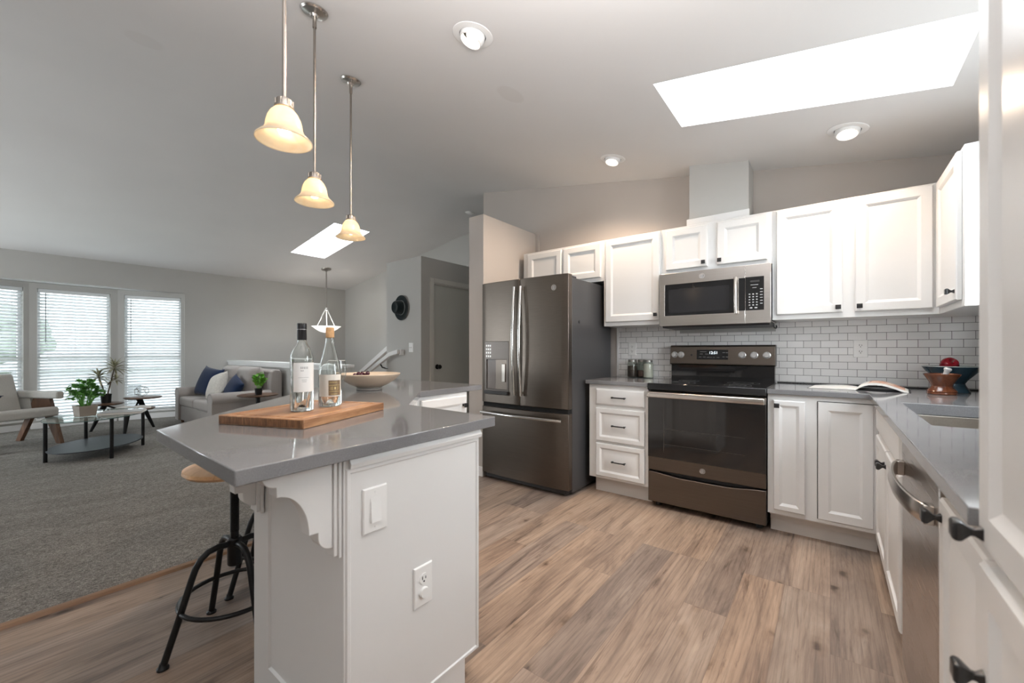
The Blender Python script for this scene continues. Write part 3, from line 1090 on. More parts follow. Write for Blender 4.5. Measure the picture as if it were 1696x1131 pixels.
t = thing('narrow_cabinet', 'narrow white base cabinet between the dishwasher and the tall pantry', 'cabinet', (0.5, 1.14, 0), 0, 'base cabinets', world=True)
obj('case', MB().box(RF, 0.962, ZB0, XR - 0.001, 1.338, ZB1), M_cab, t, bevel=0.002)
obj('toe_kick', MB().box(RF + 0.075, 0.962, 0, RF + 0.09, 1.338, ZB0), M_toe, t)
door(face('-x', (RD, 1.325, 0.150)), 0.345, 0.680, t, R_TALL, kn=(0.026, 0.640))

# --- tall pantry beside the camera
PX = 0.178
t = thing('pantry_cabinet', 'tall white pantry cabinet filling the right edge of the view', 'cabinet', (0.5, 0.6, 0), 0, world=True)
obj('case', MB().box(PX + 0.021, 0.20, 0.1, XR - 0.001, 0.934, 2.15), M_cab, t, bevel=0.002)
obj('toe_kick', MB().box(PX + 0.08, 0.20, 0, PX + 0.1, 0.934, 0.1), M_toe, t)
R_PAN = [(0, 0.006), (0.006, 0.0), (0.052, 0.0), (0.060, 0.006), (0.068, 0.010), (0.098, 0.003)]
door(face('-x', (PX, 0.930, 0.868)), 0.72, 1.27, t, R_PAN, 'upper_door', kn=(0.022, 0.022))
door(face('-x', (PX, 0.930, 0.12)), 0.72, 0.725, t, R_PAN, 'lower_door', kn=(0.030, 0.560))

# ================================================================ WORKTOPS
t = MB().box(-1.590, 3.048, 0.884, -1.079, YB - 0.0005, 0.914)
tag(obj('worktop', t, M_quartz, bevel=0.002), 'short grey quartz worktop over the drawers left of the range', 'worktop')
SX0, SX1, SY0, SY1 = 0.262, 0.69, 1.912, 2.655
t = MB().cells([-0.3155, 0.172, SX0, SX1, XR - 0.0005], [0.957, SY0, SY1, 3.048, YB - 0.0005],
               lambda x, y: (y > 3.048 or x > 0.172) and not (SX0 < x < SX1 and SY0 < y < SY1), 0.884, 0.914)
lp = 0.03
t.cells([SX0, SX0 + 0.004, SX1 - 0.004, SX1], [SY0, SY0 + 0.004, SY1 - 0.004, SY1], lambda x, y: not (SX0 + 0.004 < x < SX1 - 0.004 and SY0 + 0.004 < y < SY1 - 0.004), 0.864, 0.9135)
tag(obj('worktop', t, M_quartz, bevel=0.002), 'L shaped grey quartz worktop running from the range round to the sink', 'worktop')
struct('trim_8', MB().box(-0.3155, YB - 0.017, 0.9146, XR, YB - 0.0103, 0.921), M_gap)

t = MB()
g = 0.006
t.cells([SX0 - 0.01, SX0 + g, SX1 - g, SX1 + 0.01], [SY0 - 0.01, SY0 + g, SY1 - g, SY1 + 0.01],
        lambda x, y: not (SX0 + g < x < SX1 - g and SY0 + g < y < SY1 - g), 0.70, 0.8635)
t.box(SX0 + g, SY0 + g, 0.70, SX1 - g, SY1 - g, 0.706)
t2 = thing('kitchen_sink', 'stainless undermount sink let into the grey worktop', 'sink', (0.47, 2.28, 0.70), 0, world=True)
obj('basin', t, brushed('sink_steel', (0.40, 0.37, 0.33), 0.30, 'y'), t2, bevel=0.003)
obj('drain', MB().lathe([(0, 0.708), (0.045, 0.708), (0.045, 0.712), (0.03, 0.710), (0, 0.709)], 24, Matrix.Translation((0.5, 2.28, 0))), M_chrome, t2)

# ================================================================ PENINSULA
A, B, C, D, E_, G = (-0.966, 0.322), (-1.650, 0.338), (-0.982, 1.172), (-1.510, 1.192), (-1.925, 1.605), (-1.955, 2.185)
top = [A, C, D, E_, G, (-2.93, 2.185), (-2.99, 1.685), B]
tag(obj('peninsula_worktop', MB().prism(top, 0.879, 0.914), M_quartz, bevel=0.0025), 'grey quartz top of the breakfast peninsula, with angled corners', 'worktop')
pn = thing('kitchen_peninsula', 'white panelled breakfast peninsula under a grey top, facing the range', 'peninsula', (-1.4, 0.9, 0), 0, world=True)
EX, BYF = -1.0, 0.585
FYB = 1.100
body = [(EX - 0.020, BYF + 0.010), (EX - 0.020, FYB), (-1.47, FYB), (-1.953, 1.583), (-1.953, 2.03), (-2.62, 2.03), (-2.62, 1.64), (-1.575, BYF + 0.010)]
toe = [(EX - 0.020, BYF + 0.010), (EX - 0.020, FYB - 0.07), (-1.50, FYB - 0.07), (-2.02, 1.555), (-2.02, 2.03), (-2.62, 2.03), (-2.62, 1.64), (-1.575, BYF + 0.010)]
obj('case', MB().prism(body, 0.10, 0.8785), M_cab, pn, bevel=0.002)
obj('toe_kick', MB().prism(toe, 0.0, 0.0995), M_cab, pn)
# end panel facing the kitchen: board with a thin border and a notch at the toe kick
ep = MB()
ML = face('+x', (EX, BYF, 0))
ep.panel(face('+x', (EX, BYF, 0.095)), FYB - BYF, 0.755, [(0, 0.0), (0.004, -0.004), (0.012, -0.004), (0.016, 0.0)], 0.0195)
ep.box(EX - 0.0195, BYF, 0.0, EX - 0.0005, FYB - 0.07, 0.0948)
obj('end_panel', ep, M_cab, pn, sharp=20)
obj('top_moulding', MB().prism([(EX + 0.0002, 0.848), (EX + 0.010, 0.850), (EX + 0.013, 0.862), (EX + 0.006, 0.872), (EX + 0.006, 0.8785), (EX + 0.0002, 0.8785)], BYF + 0.01, FYB + 0.004,
                               Matrix(((1, 0, 0, 0), (0, 0, 1, 0), (0, 1, 0, 0), (0, 0, 0, 1)))), M_cab, pn)
# back panel under the overhang
bk = MB()
L = EX + 1.577
Mb = face('-y', (-1.577, BYF, 0.0))
bk.panel(Mb, L, 0.8785, [(0, 0.0), (0.112, 0.0), (0.118, 0.007)], 0.0095)
obj('back_panel', bk, M_cab, pn, sharp=20)
obj('stile', MB().box(-1.130, BYF - 0.004, 0.0, EX - 0.0002, BYF + 0.0069, 0.8785), M_cab, pn, bevel=0.001)


def corbel(x):
    mb = MB()
    y = BYF - 0.0255
    L = 0.170
    p = [(0, 0), (L, 0)]
    p += [(L - 0.034 + 0.034 * math.cos(PI * k / 16), 0.036 * math.sin(PI * k / 16)) for k in range(1, 9)]
    p += [(0.136, 0.060)]
    p += [(0.136 - 0.075 * math.sin(PI * k / 24), 0.1745 - 0.1145 * math.cos(PI * k / 24)) for k in range(1, 13)]
    p += [(0.038, 0.176)]
    p += [(0.038 * math.cos(PI * k / 16), 0.190 + 0.036 * math.sin(PI * k / 16)) for k in range(9)]
    poly = [(y - q[0], 0.8780 - q[1]) for q in p]
    cb = obj('corbel', mb.prism(poly, x - 0.021, x + 0.021, YZ), M_cab, pn, bevel=0.0015, sharp=30)
    pl = MB()
    pl.box(x - 0.031, BYF - 0.014, 0.622, x + 0.031, BYF - 0.0045, 0.8780)
    pl.box(x - 0.026, BYF - 0.025, 0.628, x + 0.026, BYF - 0.0142, 0.8780)
    obj('backing_strip', pl, M_cab, cb, bevel=0.002)


corbel(-1.036)
corbel(-1.515)
# doors on the kitchen side of the angled part
q = 1 / math.sqrt(2)
w = math.hypot(1.953 - 1.47, 1.583 - 1.10)
door(Matrix.Translation((-1.47 + 0.021 * q, 1.10 + 0.021 * q, 0)) @ Matrix.Rotation(PI * 0.75, 4, 'Z') @ Matrix.Translation((0.03, 0, 0.14)), w - 0.07, 0.715, pn, R_FLAT, kn=(w - 0.10, 0.66))
door(face('+x', (-1.932, 1.625, 0.14)), 0.385, 0.715, pn, R_FLAT, kn=(0.350, 0.655))
door(face('+y', (-1.05, FYB + 0.021, 0.14)), 0.38, 0.715, pn, R_FLAT, kn=(0.03, 0.66))


def wall_plate(M, label, kind, w=0.072, h=0.118, group=None):
    """plate centred on the origin of M, facing -y of M"""
    T = thing('outlet' if kind == 'outlet' else 'light_switch', label, 'outlet' if kind == 'outlet' else 'switch', M @ Vector((0, 0, 0)), 0, group, world=True)
    obj('plate', MB(M).panel(Matrix.Translation((-w / 2, -0.006, -h / 2)), w, h, [(0, 0.003), (0.003, 0.0)], 0.0055), M_plate, T, sharp=20)
    if kind == 'switch':
        r = obj('rocker', MB(M).hexa([(-0.017, -0.0065, -0.034), (0.017, -0.0065, -0.034), (0.017, -0.0062, -0.034), (-0.017, -0.0062, -0.034)],
                                     [(-0.017, -0.0065, 0.034), (0.017, -0.0065, 0.034), (0.017, -0.0062, 0.034), (-0.017, -0.0062, 0.034)])
                .prism([(-0.0066, -0.033), (-0.0125, -0.033), (-0.0066, 0.033)], -0.0155, 0.0155, YZ), M_plate, T)
        for zs in (0.048, -0.048):
            obj('screw', MB(M).cyl((0, 0, 0), 0.0028, 0.001, 10, Matrix.Translation((0, -0.006, zs)) @ Matrix.Rotation(PI / 2, 4, 'X')), M_plate, T)
    elif kind == 'toggle':
        for sx in (-0.014, 0.014):
            obj('toggle', MB(M).box(sx - 0.004, -0.018, -0.004, sx + 0.004, -0.006, 0.010), M_plate, T, bevel=0.001)
    else:
        for k, zc_ in enumerate((0.021, -0.021)):
            rc = MB(M).cyl((0, 0, 0), 0.0165, 0.0022, 20, Matrix.Translation((0, -0.0058, zc_)) @ Matrix.Rotation(PI / 2, 4, 'X'))
            ro = obj('receptacle', rc, M_plate, T)
            if kind == 'outlet' and not (k == 1 and 'capped' in label):
                sl = MB(M)
                sl.box(-0.0075, -0.0086, zc_ - 0.001, -0.0050, -0.0079, zc_ + 0.009)
                sl.box(0.0050, -0.0086, zc_ - 0.001, 0.0075, -0.0079, zc_ + 0.007)
                sl.cyl((0, 0, 0), 0.0028, 0.0007, 10, Matrix.Translation((0, -0.0079, zc_ - 0.0075)) @ Matrix.Rotation(PI / 2, 4, 'X'))
                obj('slots', sl, M_slot, ro)
            else:
                obj('safety_cap', MB(M).cyl((0, 0, 0), 0.017, 0.006, 20, Matrix.Translation((0, -0.0080, zc_)) @ Matrix.Rotation(PI / 2, 4, 'X'), 0.015), M_plate, ro)
    return T


wall_plate(face('+x', (EX + 0.0002, 0.672, 0.722)), 'white rocker switch plate high on the end of the peninsula', 'switch', 0.076, 0.124)
wall_plate(face('+x', (EX + 0.0002, 0.842, 0.435)), 'white outlet with its lower socket capped, low on the end of the peninsula', 'outlet', 0.072, 0.124)
wall_plate(face('-y', (0.164, YB - 0.0102, 1.168)), 'white outlet on the tiles behind the open magazine', 'outlet', 0.076, 0.118)
wall_plate(face('-y', (-1.442, YB - 0.0102, 1.168)), 'beige outlet on the tiles above the glass jars', 'outlet', 0.076, 0.118)
wall_plate(face('-y', (-4.305, CY0 - 0.0002, 1.19)), 'white double switch plate on the grey wall under the hat', 'toggle', 0.085, 0.12)
# ================================================================ APPLIANCES


def emblem(M, r, parent, mat=None):
    """round monogram badge: ring with a script G and E"""
    mb = MB(M)
    mb.lathe([(r * 0.84, 0), (r * 0.84, 0.0012), (r, 0.0012), (r, 0)], 32, Matrix.Rotation(PI / 2, 4, 'X'))
    mb.lathe([(0, 0), (r * 0.62, 0), (r * 0.62, 0.0006), (0, 0.0006)], 24, Matrix.Rotation(PI / 2, 4, 'X'))
    e = obj('badge', mb, mat or M_badge, parent)
    obj('monogram', text_mesh('GE', r * 0.95, M @ Matrix.Translation((0, -0.0009, 0)) @ Matrix.Rotation(PI / 2, 4, 'X'), 0.0004, shear=0.3), M_dark, e)
    return e


# ---- fridge
FX0, FX1, FY = -2.508, -1.612, 2.792
t = thing('refrigerator', 'dark slate french door refrigerator with an ice dispenser', 'refrigerator', (-2.06, 3.2, 0), 0, world=True)
obj('case', MB().box(FX0 + 0.004, 2.875, 0.03, FX1 - 0.004, 3.60, 1.735).box(FX0 + 0.02, 2.905, 0.012, FX1 - 0.02, 3.58, 0.031), M_fside, t, bevel=0.004)
fe = MB()
for x in (FX0 + 0.07, FX1 - 0.07):
    for y in (2.95, 3.52):
        fe.cyl((x, y, 0.0), 0.018, 0.013, 12)
obj('feet', fe, M_dark, t)
obj('kick_grille', MB().box(FX0 + 0.03, 2.83, 0.018, FX1 - 0.03, 2.904, 0.055), M_dark, t)


def bowed(x0, x1, z0, z1, X0=FX0, X1=FX1, bow=0.016, back=2.868, n=14):
    """door slab whose front bows gently across the full width X0..X1, with rounded outer edges"""
    P = []
    for k in range(n + 1):
        x = x0 + (x1 - x0) * k / n
        s = (x - (X0 + X1) / 2) / ((X1 - X0) / 2)
        y = FY - bow * (1 - s * s) + 0.012
        P.append((x, y))
    P[0] = (P[0][0], P[0][1] + 0.006)
    P[-1] = (P[-1][0], P[-1][1] + 0.006)
    P += [(x1, back), (x0, back)]
    return MB().prism(P, z0, z1)


SEAM = -2.073
d1 = obj('left_door', bowed(FX0, SEAM - 0.002, 0.692, 1.758), M_slate, t, bevel=0.004)
d2 = obj('right_door', bowed(SEAM + 0.002, FX1, 0.692, 1.758), M_slate, t, bevel=0.004)
d3 = obj('freezer_drawer', bowed(FX0, FX1, 0.058, 0.655), M_slate, t, bevel=0.004)
obj('gasket', MB().box(FX0 + 0.01, 2.82, 0.645, FX1 - 0.01, 2.874, 0.70), M_gap, t)
obj('hinge_cover', MB().box(FX1 - 0.10, 2.84, 1.7355, FX1 - 0.012, 2.96, 1.752).box(FX0 + 0.012, 2.84, 1.7355, FX0 + 0.10, 2.96, 1.752), M_dark, t, bevel=0.004)
for dx, d in ((-0.034, d1), (0.034, d2)):
    x = SEAM + dx
    h = MB()
    P = []
    for k in range(15):
        s = k / 14
        z = 0.775 + s * (1.690 - 0.775)
        P.append((x, FY - 0.030 - 0.028 * math.sin(PI * s), z))
    h.tube(P, 0.0125, 12)
    h.rod((x, FY - 0.034, 0.80), (x, FY + 0.004, 0.80), 0.009, 10)
    h.rod((x, FY - 0.034, 1.665), (x, FY + 0.004, 1.665), 0.009, 10)
    obj('handle', h, M_chrome, d)
h = MB()
P = [(FX0 + 0.03 + s / 14 * (FX1 - FX0 - 0.06), FY - 0.036 - 0.026 * math.sin(PI * s / 14), 0.606) for s in range(15)]
h.tube(P, 0.0135, 12)
h.rod((FX0 + 0.06, FY - 0.04, 0.606), (FX0 + 0.06, FY + 0.01, 0.606), 0.01, 10)
h.rod((FX1 - 0.06, FY - 0.04, 0.606), (FX1 - 0.06, FY + 0.01, 0.606), 0.01, 10)
obj('handle', h, M_chrome, d3)
emblem(face('-y', (-1.735, FY - 0.0012, 1.655)), 0.022, d2)
# dispenser
DX0, DX1 = -2.458, -2.185
ds = MB()
yf = FY - 0.006
ds.cells([DX0, DX0 + 0.022, DX1 - 0.022, DX1], [0.765, 0.815, 1.075, 1.235], lambda a, b: not (DX0 + 0.022 < a < DX1 - 0.022 and 0.815 < b < 1.075), yf, yf + 0.03, lambda a, b, c: (a, c, b))
dp = obj('dispenser', ds, brushed('slate_dispenser_panel', (0.085, 0.075, 0.068), 0.30, 'x'), d1, bevel=0.003)
obj('dispenser_recess', MB().box(DX0 + 0.021, yf + 0.008, 0.814, DX1 - 0.021, yf + 0.016, 1.076), plain('recess_plastic', (0.12, 0.095, 0.08), 0.3), d1)
obj('dispenser_paddle', MB().box(-2.262, yf - 0.004, 0.88, -2.222, yf + 0.012, 1.04), M_nickel, d1, bevel=0.004)
obj('dispenser_tray', MB().box(DX0 + 0.005, yf - 0.018, 0.772, DX1 - 0.005, yf + 0.005, 0.800), M_dark, d1, bevel=0.003)
ic = MB()
for i in range(3):
    for j in range(4):
        ic.box(DX0 + 0.016 + i * 0.022, yf - 0.0012, 1.095 + j * 0.031, DX0 + 0.030 + i * 0.022, yf - 0.0001, 1.112 + j * 0.031)
obj('dispenser_icons', ic, emit('pale_icon_light', (0.75, 0.85, 0.9), 0.35), d1)
obj('magnet', MB().cyl((0, 0, 0), 0.012, 0.006, 16, Matrix.Translation((FX1 - 0.0045, 2.99, 1.388)) @ Matrix.Rotation(PI / 2, 4, 'Y')), M_dark, t)

# ---- range
RX0, RX1, RY = -1.073, -0.319, 3.045
t = thing('range', 'slate electric range with a black glass cooktop and oven door', 'range', (-0.7, 3.35, 0), 0, world=True)
obj('case', MB().box(RX0 + 0.003, RY + 0.045, 0.035, RX1 - 0.003, 3.675, 0.862), M_dark, t, bevel=0.003)
fe = MB()
for x in (RX0 + 0.05, RX1 - 0.05):
    for y in (3.13, 3.6):
        fe.cyl((x, y, 0.0), 0.02, 0.036, 12)
obj('feet', fe, M_dark, t)
ck = MB().prism([(RY - 0.012, 0.872), (RY - 0.006, 0.916), (3.60, 0.916), (3.60, 0.8625), (RY + 0.0, 0.8625)], RX0, RX1, YZ)
ct = obj('cooktop', ck, M_bglass, t, bevel=0.003)
bn = MB()
for x, y, r in ((-0.885, 3.20, 0.105), (-0.505, 3.20, 0.085), (-0.885, 3.44, 0.075), (-0.505, 3.44, 0.105)):
    for rr in (r, r * 0.62):
        bn.lathe([(rr - 0.0016, 0), (rr - 0.0016, 0.0004), (rr, 0.0004), (rr, 0)], 40, Matrix.Translation((x, y, 0.9161)))
obj('burner_rings', bn, plain('burner_ring_print', (0.10, 0.10, 0.10), 0.3), ct)
bg = MB().prism([(3.602, 0.8625), (3.602, 1.036), (3.590, 1.040), (3.590, 1.192), (3.606, 1.200), (3.675, 1.200), (3.675, 0.8625)], RX0, RX1, YZ)
b = obj('backguard', MB().prism([(3.602, 0.8625), (3.602, 1.036), (3.675, 1.036), (3.675, 0.8625)], RX0 + 0.006, RX1 - 0.006, YZ), M_bglass, t)
cpn = obj('control_panel', MB().prism([(3.592, 1.0365), (3.582, 1.046), (3.592, 1.186), (3.608, 1.198), (3.675, 1.198), (3.675, 1.0365)], RX0, RX1, YZ), M_slate, t, bevel=0.003)
MP = Matrix.Translation((0, 3.5868, 1.118)) @ Matrix.Rotation(math.radians(-4), 4, 'X')
pnl = MB(MP)
pnl.box(-0.862, -0.003, -0.035, -0.632, 0.004, 0.043)
pl_ = obj('display', pnl, M_bglass, cpn, bevel=0.001)
obj('clock_digits', text_mesh('12:51', 0.030, MP @ Matrix.Translation((-0.738, -0.0032, 0.018)) @ Matrix.Rotation(PI / 2, 4, 'X'), 0.0003), emit('clock_glow', (0.75, 0.92, 1.0), 1.6), cpn)
ic = MB(MP)
rr = random.Random(3)
for (x, z, w) in ((-0.838, 0.024, 0.05), (-0.838, 0.006, 0.022), (-0.80, 0.006, 0.028), (-0.845, -0.018, 0.018), (-0.815, -0.018, 0.02), (-0.785, -0.02, 0.02), (-0.76, -0.02, 0.012), (-0.74, -0.02, 0.012),
                  (-0.712, -0.02, 0.018), (-0.672, 0.018, 0.018), (-0.648, 0.018, 0.016), (-0.672, -0.016, 0.016), (-0.648, -0.016, 0.016)):
    ic.box(x, -0.0034, z, x + w, -0.0031, z + 0.005)
obj('display_icons', ic, plain('dim_icon_print', (0.16, 0.16, 0.155), 0.5), cpn)
for x in (-1.037, -0.985, -0.535, -0.455, -0.373):
    kb = MB(MP @ Matrix.Translation((x, 0, 0.002)) @ Matrix.Rotation(PI / 2, 4, 'X'))
    kb.lathe([(0, 0), (0.026, 0), (0.026, 0.004), (0.0215, 0.006), (0.0195, 0.026), (0.017, 0.029), (0, 0.029)], 28)
    kb.box(-0.0045, -0.019, 0.026, 0.0045, 0.019, 0.034)
    obj('knob', kb, M_badge, cpn)
obj('button', MB(MP).cyl((0, 0, 0), 0.008, 0.004, 16, Matrix.Translation((-0.902, 0, 0.0)) @ Matrix.Rotation(PI / 2, 4, 'X')), M_dark, cpn)
od = obj('oven_door', MB().box(RX0 + 0.002, RY, 0.278, RX1 - 0.002, RY + 0.042, 0.855), M_slate, t, bevel=0.003)
obj('oven_glass', MB().box(RX0 + 0.002, RY - 0.003, 0.374, RX1 - 0.002, RY - 0.0002, 0.815), M_oglass, od, bevel=0.001)
rk = MB()
for z in (0.475, 0.585):
    rk.box(RX0 + 0.12, RY - 0.0034, z, RX1 - 0.12, RY - 0.0031, z + 0.003)
rk.box(RX0 + 0.115, RY - 0.0034, 0.42, RX0 + 0.119, RY - 0.0031, 0.74)
obj('rack_lines', rk, plain('faint_rack_grey', (0.05, 0.045, 0.04), 0.2), od)
hd = MB()
hd.prism([(-0.016, -0.017), (-0.009, -0.021), (0.006, -0.019), (0.010, 0.0), (0.006, 0.019), (-0.009, 0.021), (-0.016, 0.017), (-0.018, 0)], RX0 + 0.006, RX1 - 0.006,
         Matrix.Translation((0, RY - 0.036, 0.835)) @ YZ)
hd.box(RX0 + 0.02, RY - 0.03, 0.825, RX0 + 0.045, RY - 0.0001, 0.845).box(RX1 - 0.045, RY - 0.03, 0.825, RX1 - 0.02, RY - 0.0001, 0.845)
obj('handle', hd, M_steel, od, bevel=0.003)
emblem(face('-y', (-0.696, RY - 0.0004, 0.325)), 0.0175, od)
# storage drawer with a dipped top edge
N = 20
tp = []
for k in range(N + 1):
    x = RX0 + 0.002 + (RX1 - RX0 - 0.004) * k / N
    s = abs(2 * k / N - 1)
    tp.append((x, 0.266 - 0.020 * (1 if s < 0.35 else 0.5 + 0.5 * math.cos(PI * (s - 0.35) / 0.65)) + 0.0))
obj('storage_drawer', MB().prism([(RX0 + 0.002, 0.046), (RX1 - 0.002, 0.046)] + tp[::-1], RY, RY + 0.043, XZ), M_slate, t, bevel=0.003)

# ---- microwave
MX0, MX1, MY, MZ0, MZ1 = -1.0735, -0.3195, 3.302, 1.346, 1.7555
t = thing('microwave_oven', 'stainless over the range microwave with a black window', 'microwave', (-0.7, 3.5, MZ0), 0, world=True)
obj('case', MB().box(MX0 + 0.004, MY + 0.026, MZ0 + 0.012, MX1 - 0.004, 3.68, MZ1 - 0.001), M_steel, t, bevel=0.003)
obj('vent_base', MB().prism([(MY + 0.03, MZ0 + 0.0118), (MY + 0.05, MZ0 - 0.012), (3.66, MZ0 - 0.016), (3.66, MZ0 + 0.0118)], MX0 + 0.012, MX1 - 0.012, YZ), M_dark, t, bevel=0.003)
SPX = -0.474
md = MB().cells([MX0, -1.030, -0.535, SPX - 0.001], [MZ0, 1.425, 1.668, MZ1], lambda a, b: not (-1.030 < a < -0.535 and 1.425 < b < 1.668), MY, MY + 0.0255, lambda a, b, c: (a, c, b))
mdo = obj('door', md, M_steel, t, bevel=0.002)
obj('window_glass', MB().box(-1.0298, MY + 0.002, 1.4252, -0.5352, MY + 0.012, 1.6678), M_bglass, mdo)
obj('window_mesh', MB().box(-1.0, MY + 0.0012, 1.448, -0.575, MY + 0.0019, 1.628), M_screen, mdo)
h = MB()
h.tube([(-0.530, MY - 0.030 - 0.012 * math.sin(PI * k / 10), 1.420 + 0.255 * k / 10) for k in range(11)], 0.0115, 12)
h.rod((-0.530, MY - 0.03, 1.435), (-0.530, MY + 0.001, 1.435), 0.008, 10)
h.rod((-0.530, MY - 0.03, 1.660), (-0.530, MY + 0.001, 1.660), 0.008, 10)
obj('handle', h, M_steel, mdo)
emblem(face('-y', (-0.758, MY - 0.0006, 1.712)), 0.019, mdo)
pc = MB().cells([SPX + 0.001, -0.4735 + 0.0005, -0.359, MX1], [MZ0, 1.435, 1.672, MZ1], lambda a, b: True, MY, MY + 0.0255, lambda a, b, c: (a, c, b))
pco = obj('control_fascia', pc, M_steel, t, bevel=0.002)
obj('keypad', MB().box(-0.4715, MY - 0.001, 1.437, -0.360, MY - 0.0001, 1.670), M_bglass, pco)
obj('keypad_strip', MB().box(-0.5155, MY - 0.001, 1.437, -0.4755, MY - 0.0001, 1.6675), M_bglass, mdo)
kp = MB()
for i in range(3):
    for j in range(5):
        kp.box(-0.452 + i * 0.022, MY - 0.0016, 1.470 + j * 0.019, -0.442 + i * 0.022, MY - 0.0011, 1.477 + j * 0.019)
for j in range(6):
    kp.box(-0.384, MY - 0.0016, 1.480 + j * 0.020, -0.368, MY - 0.0011, 1.4845 + j * 0.020)
kp.box(-0.446, MY - 0.0016, 1.450, -0.430, MY - 0.0011, 1.458).box(-0.416, MY - 0.0016, 1.450, -0.400, MY - 0.0011, 1.458)
kp.box(-0.440, MY - 0.0016, 1.612, -0.395, MY - 0.0011, 1.615).box(-0.430, MY - 0.0016, 1.592, -0.405, MY - 0.0011, 1.595)
obj('key_print', kp, plain('grey_key_print', (0.42, 0.43, 0.43), 0.5), pco)
obj('clock_window', MB().box(-0.442, MY - 0.0016, 1.633, -0.388, MY - 0.0011, 1.645), plain('dim_clock_window', (0.05, 0.05, 0.05), 0.2), pco)
obj('mounting_plate', MB().box(-1.02, YB - 0.0135, 1.300, -0.325, YB - 0.0103, 1.334), plain('grey_mounting_plate', (0.42, 0.42, 0.41), 0.5), t)
cdm = MB()
cdm.tube([(-0.335, 3.61, 1.336), (-0.330, 3.64, 1.325), (-0.322, 3.66, 1.322), (-0.318, 3.672, 1.334), (-0.322, 3.672, 1.345)], 0.004, 8)
obj('power_cord', cdm, M_dark, t)

# ---- dishwasher
t = thing('dishwasher', 'stainless dishwasher with a bowed bar handle under the worktop', 'dishwasher', (0.5, 1.64, 0), 0, world=True)
obj('case', MB().box(0.235, 1.345, 0.10, XR - 0.002, 1.940, 0.868), M_dark, t)
obj('kick_plate', MB().box(0.29, 1.345, 0.0, 0.305, 1.940, 0.0995), M_dark, t)
dwd = obj('door', MB().box(0.196, 1.345, 0.105, 0.2345, 1.940, 0.868), brushed('dishwasher_steel', (0.50, 0.46, 0.43), 0.28, 'y'), t, bevel=0.004)
h = MB()
P = []
W2 = 0.023
zc_ = 0.768
rings = []
for k in range(17):
    s = k / 16
    y = 1.385 + s * 0.515
    out = 0.016 + 0.036 * math.sin(PI * s) ** 0.6
    x = 0.196 - out
    rings.append([(x, y, zc_ - W2), (x - 0.006, y, zc_), (x, y, zc_ + W2), (x + 0.009, y, zc_ + W2), (x + 0.009, y, zc_ - W2)])
h.loft(rings)
for y0, y1 in ((1.380, 1.412), (1.873, 1.905)):
    h.box(0.176, y0, zc_ - W2, 0.1958, y1, zc_ + W2)
obj('handle', h, M_steel, dwd, bevel=0.002)
# ================================================================ LAMPS
M_shade = NT('amber_alabaster_glass')
_t = M_shade
_f = _t.noise(_t.co(), 14, 4, 0.6, 1.0)
_t.t.nodes.remove(_t.b)
_c = _t.ramp(_f, [(0.3, (0.93, 0.82, 0.66)), (0.7, (0.97, 0.91, 0.80))])
_d = _t.n('ShaderNodeBsdfDiffuse')
_tr = _t.n('ShaderNodeBsdfTranslucent')
_g = _t.n('ShaderNodeBsdfGlossy')
_g.inputs['Roughness'].default_value = 0.2
_t.l(_c, _d.inputs['Color'])
_t.l(_c, _tr.inputs['Color'])
_m1 = _t.n('ShaderNodeMixShader')
_m1.inputs['Fac'].default_value = 0.62
_t.l(_d.outputs[0], _m1.inputs[1])
_t.l(_tr.outputs[0], _m1.inputs[2])
_m2 = _t.n('ShaderNodeMixShader')
_m2.inputs['Fac'].default_value = 0.05
_t.l(_m1.outputs[0], _m2.inputs[1])
_t.l(_g.outputs[0], _m2.inputs[2])
_t.l(_m2.outputs[0], _t.out.inputs['Surface'])
M_shade = M_shade.m
M_bulb = emit('warm_bulb', (1.0, 0.78, 0.48), 14)
M_bulbw = emit('warm_white_lens', (1.0, 0.86, 0.66), 7)
M_bowl = emit('lit_white_bowl_glass', (1.0, 0.97, 0.92), 0.9)


def lamp(name, kind, loc, power, col, parent=None, radius=0.03, rot=(0, 0, 0), angle=None, blend=0.5):
    l = bpy.data.lights.new(name, kind)
    l.energy, l.color = power, col
    l.shadow_soft_size = radius
    if angle:
        l.spot_size, l.spot_blend = angle, blend
    o = bpy.data.objects.new(name, l)
    o.location, o.rotation_euler = loc, rot
    COL.objects.link(o)
    if parent:
        o.parent = parent
    return o


ZRIM = 1.878
WARM = (1.0, 0.74, 0.48)
BELL = [(0.088, 0.0), (0.0865, 0.004), (0.079, 0.012), (0.068, 0.022), (0.060, 0.033), (0.0565, 0.045), (0.0545, 0.060), (0.050, 0.077), (0.042, 0.093), (0.031, 0.106), (0.022, 0.112)]


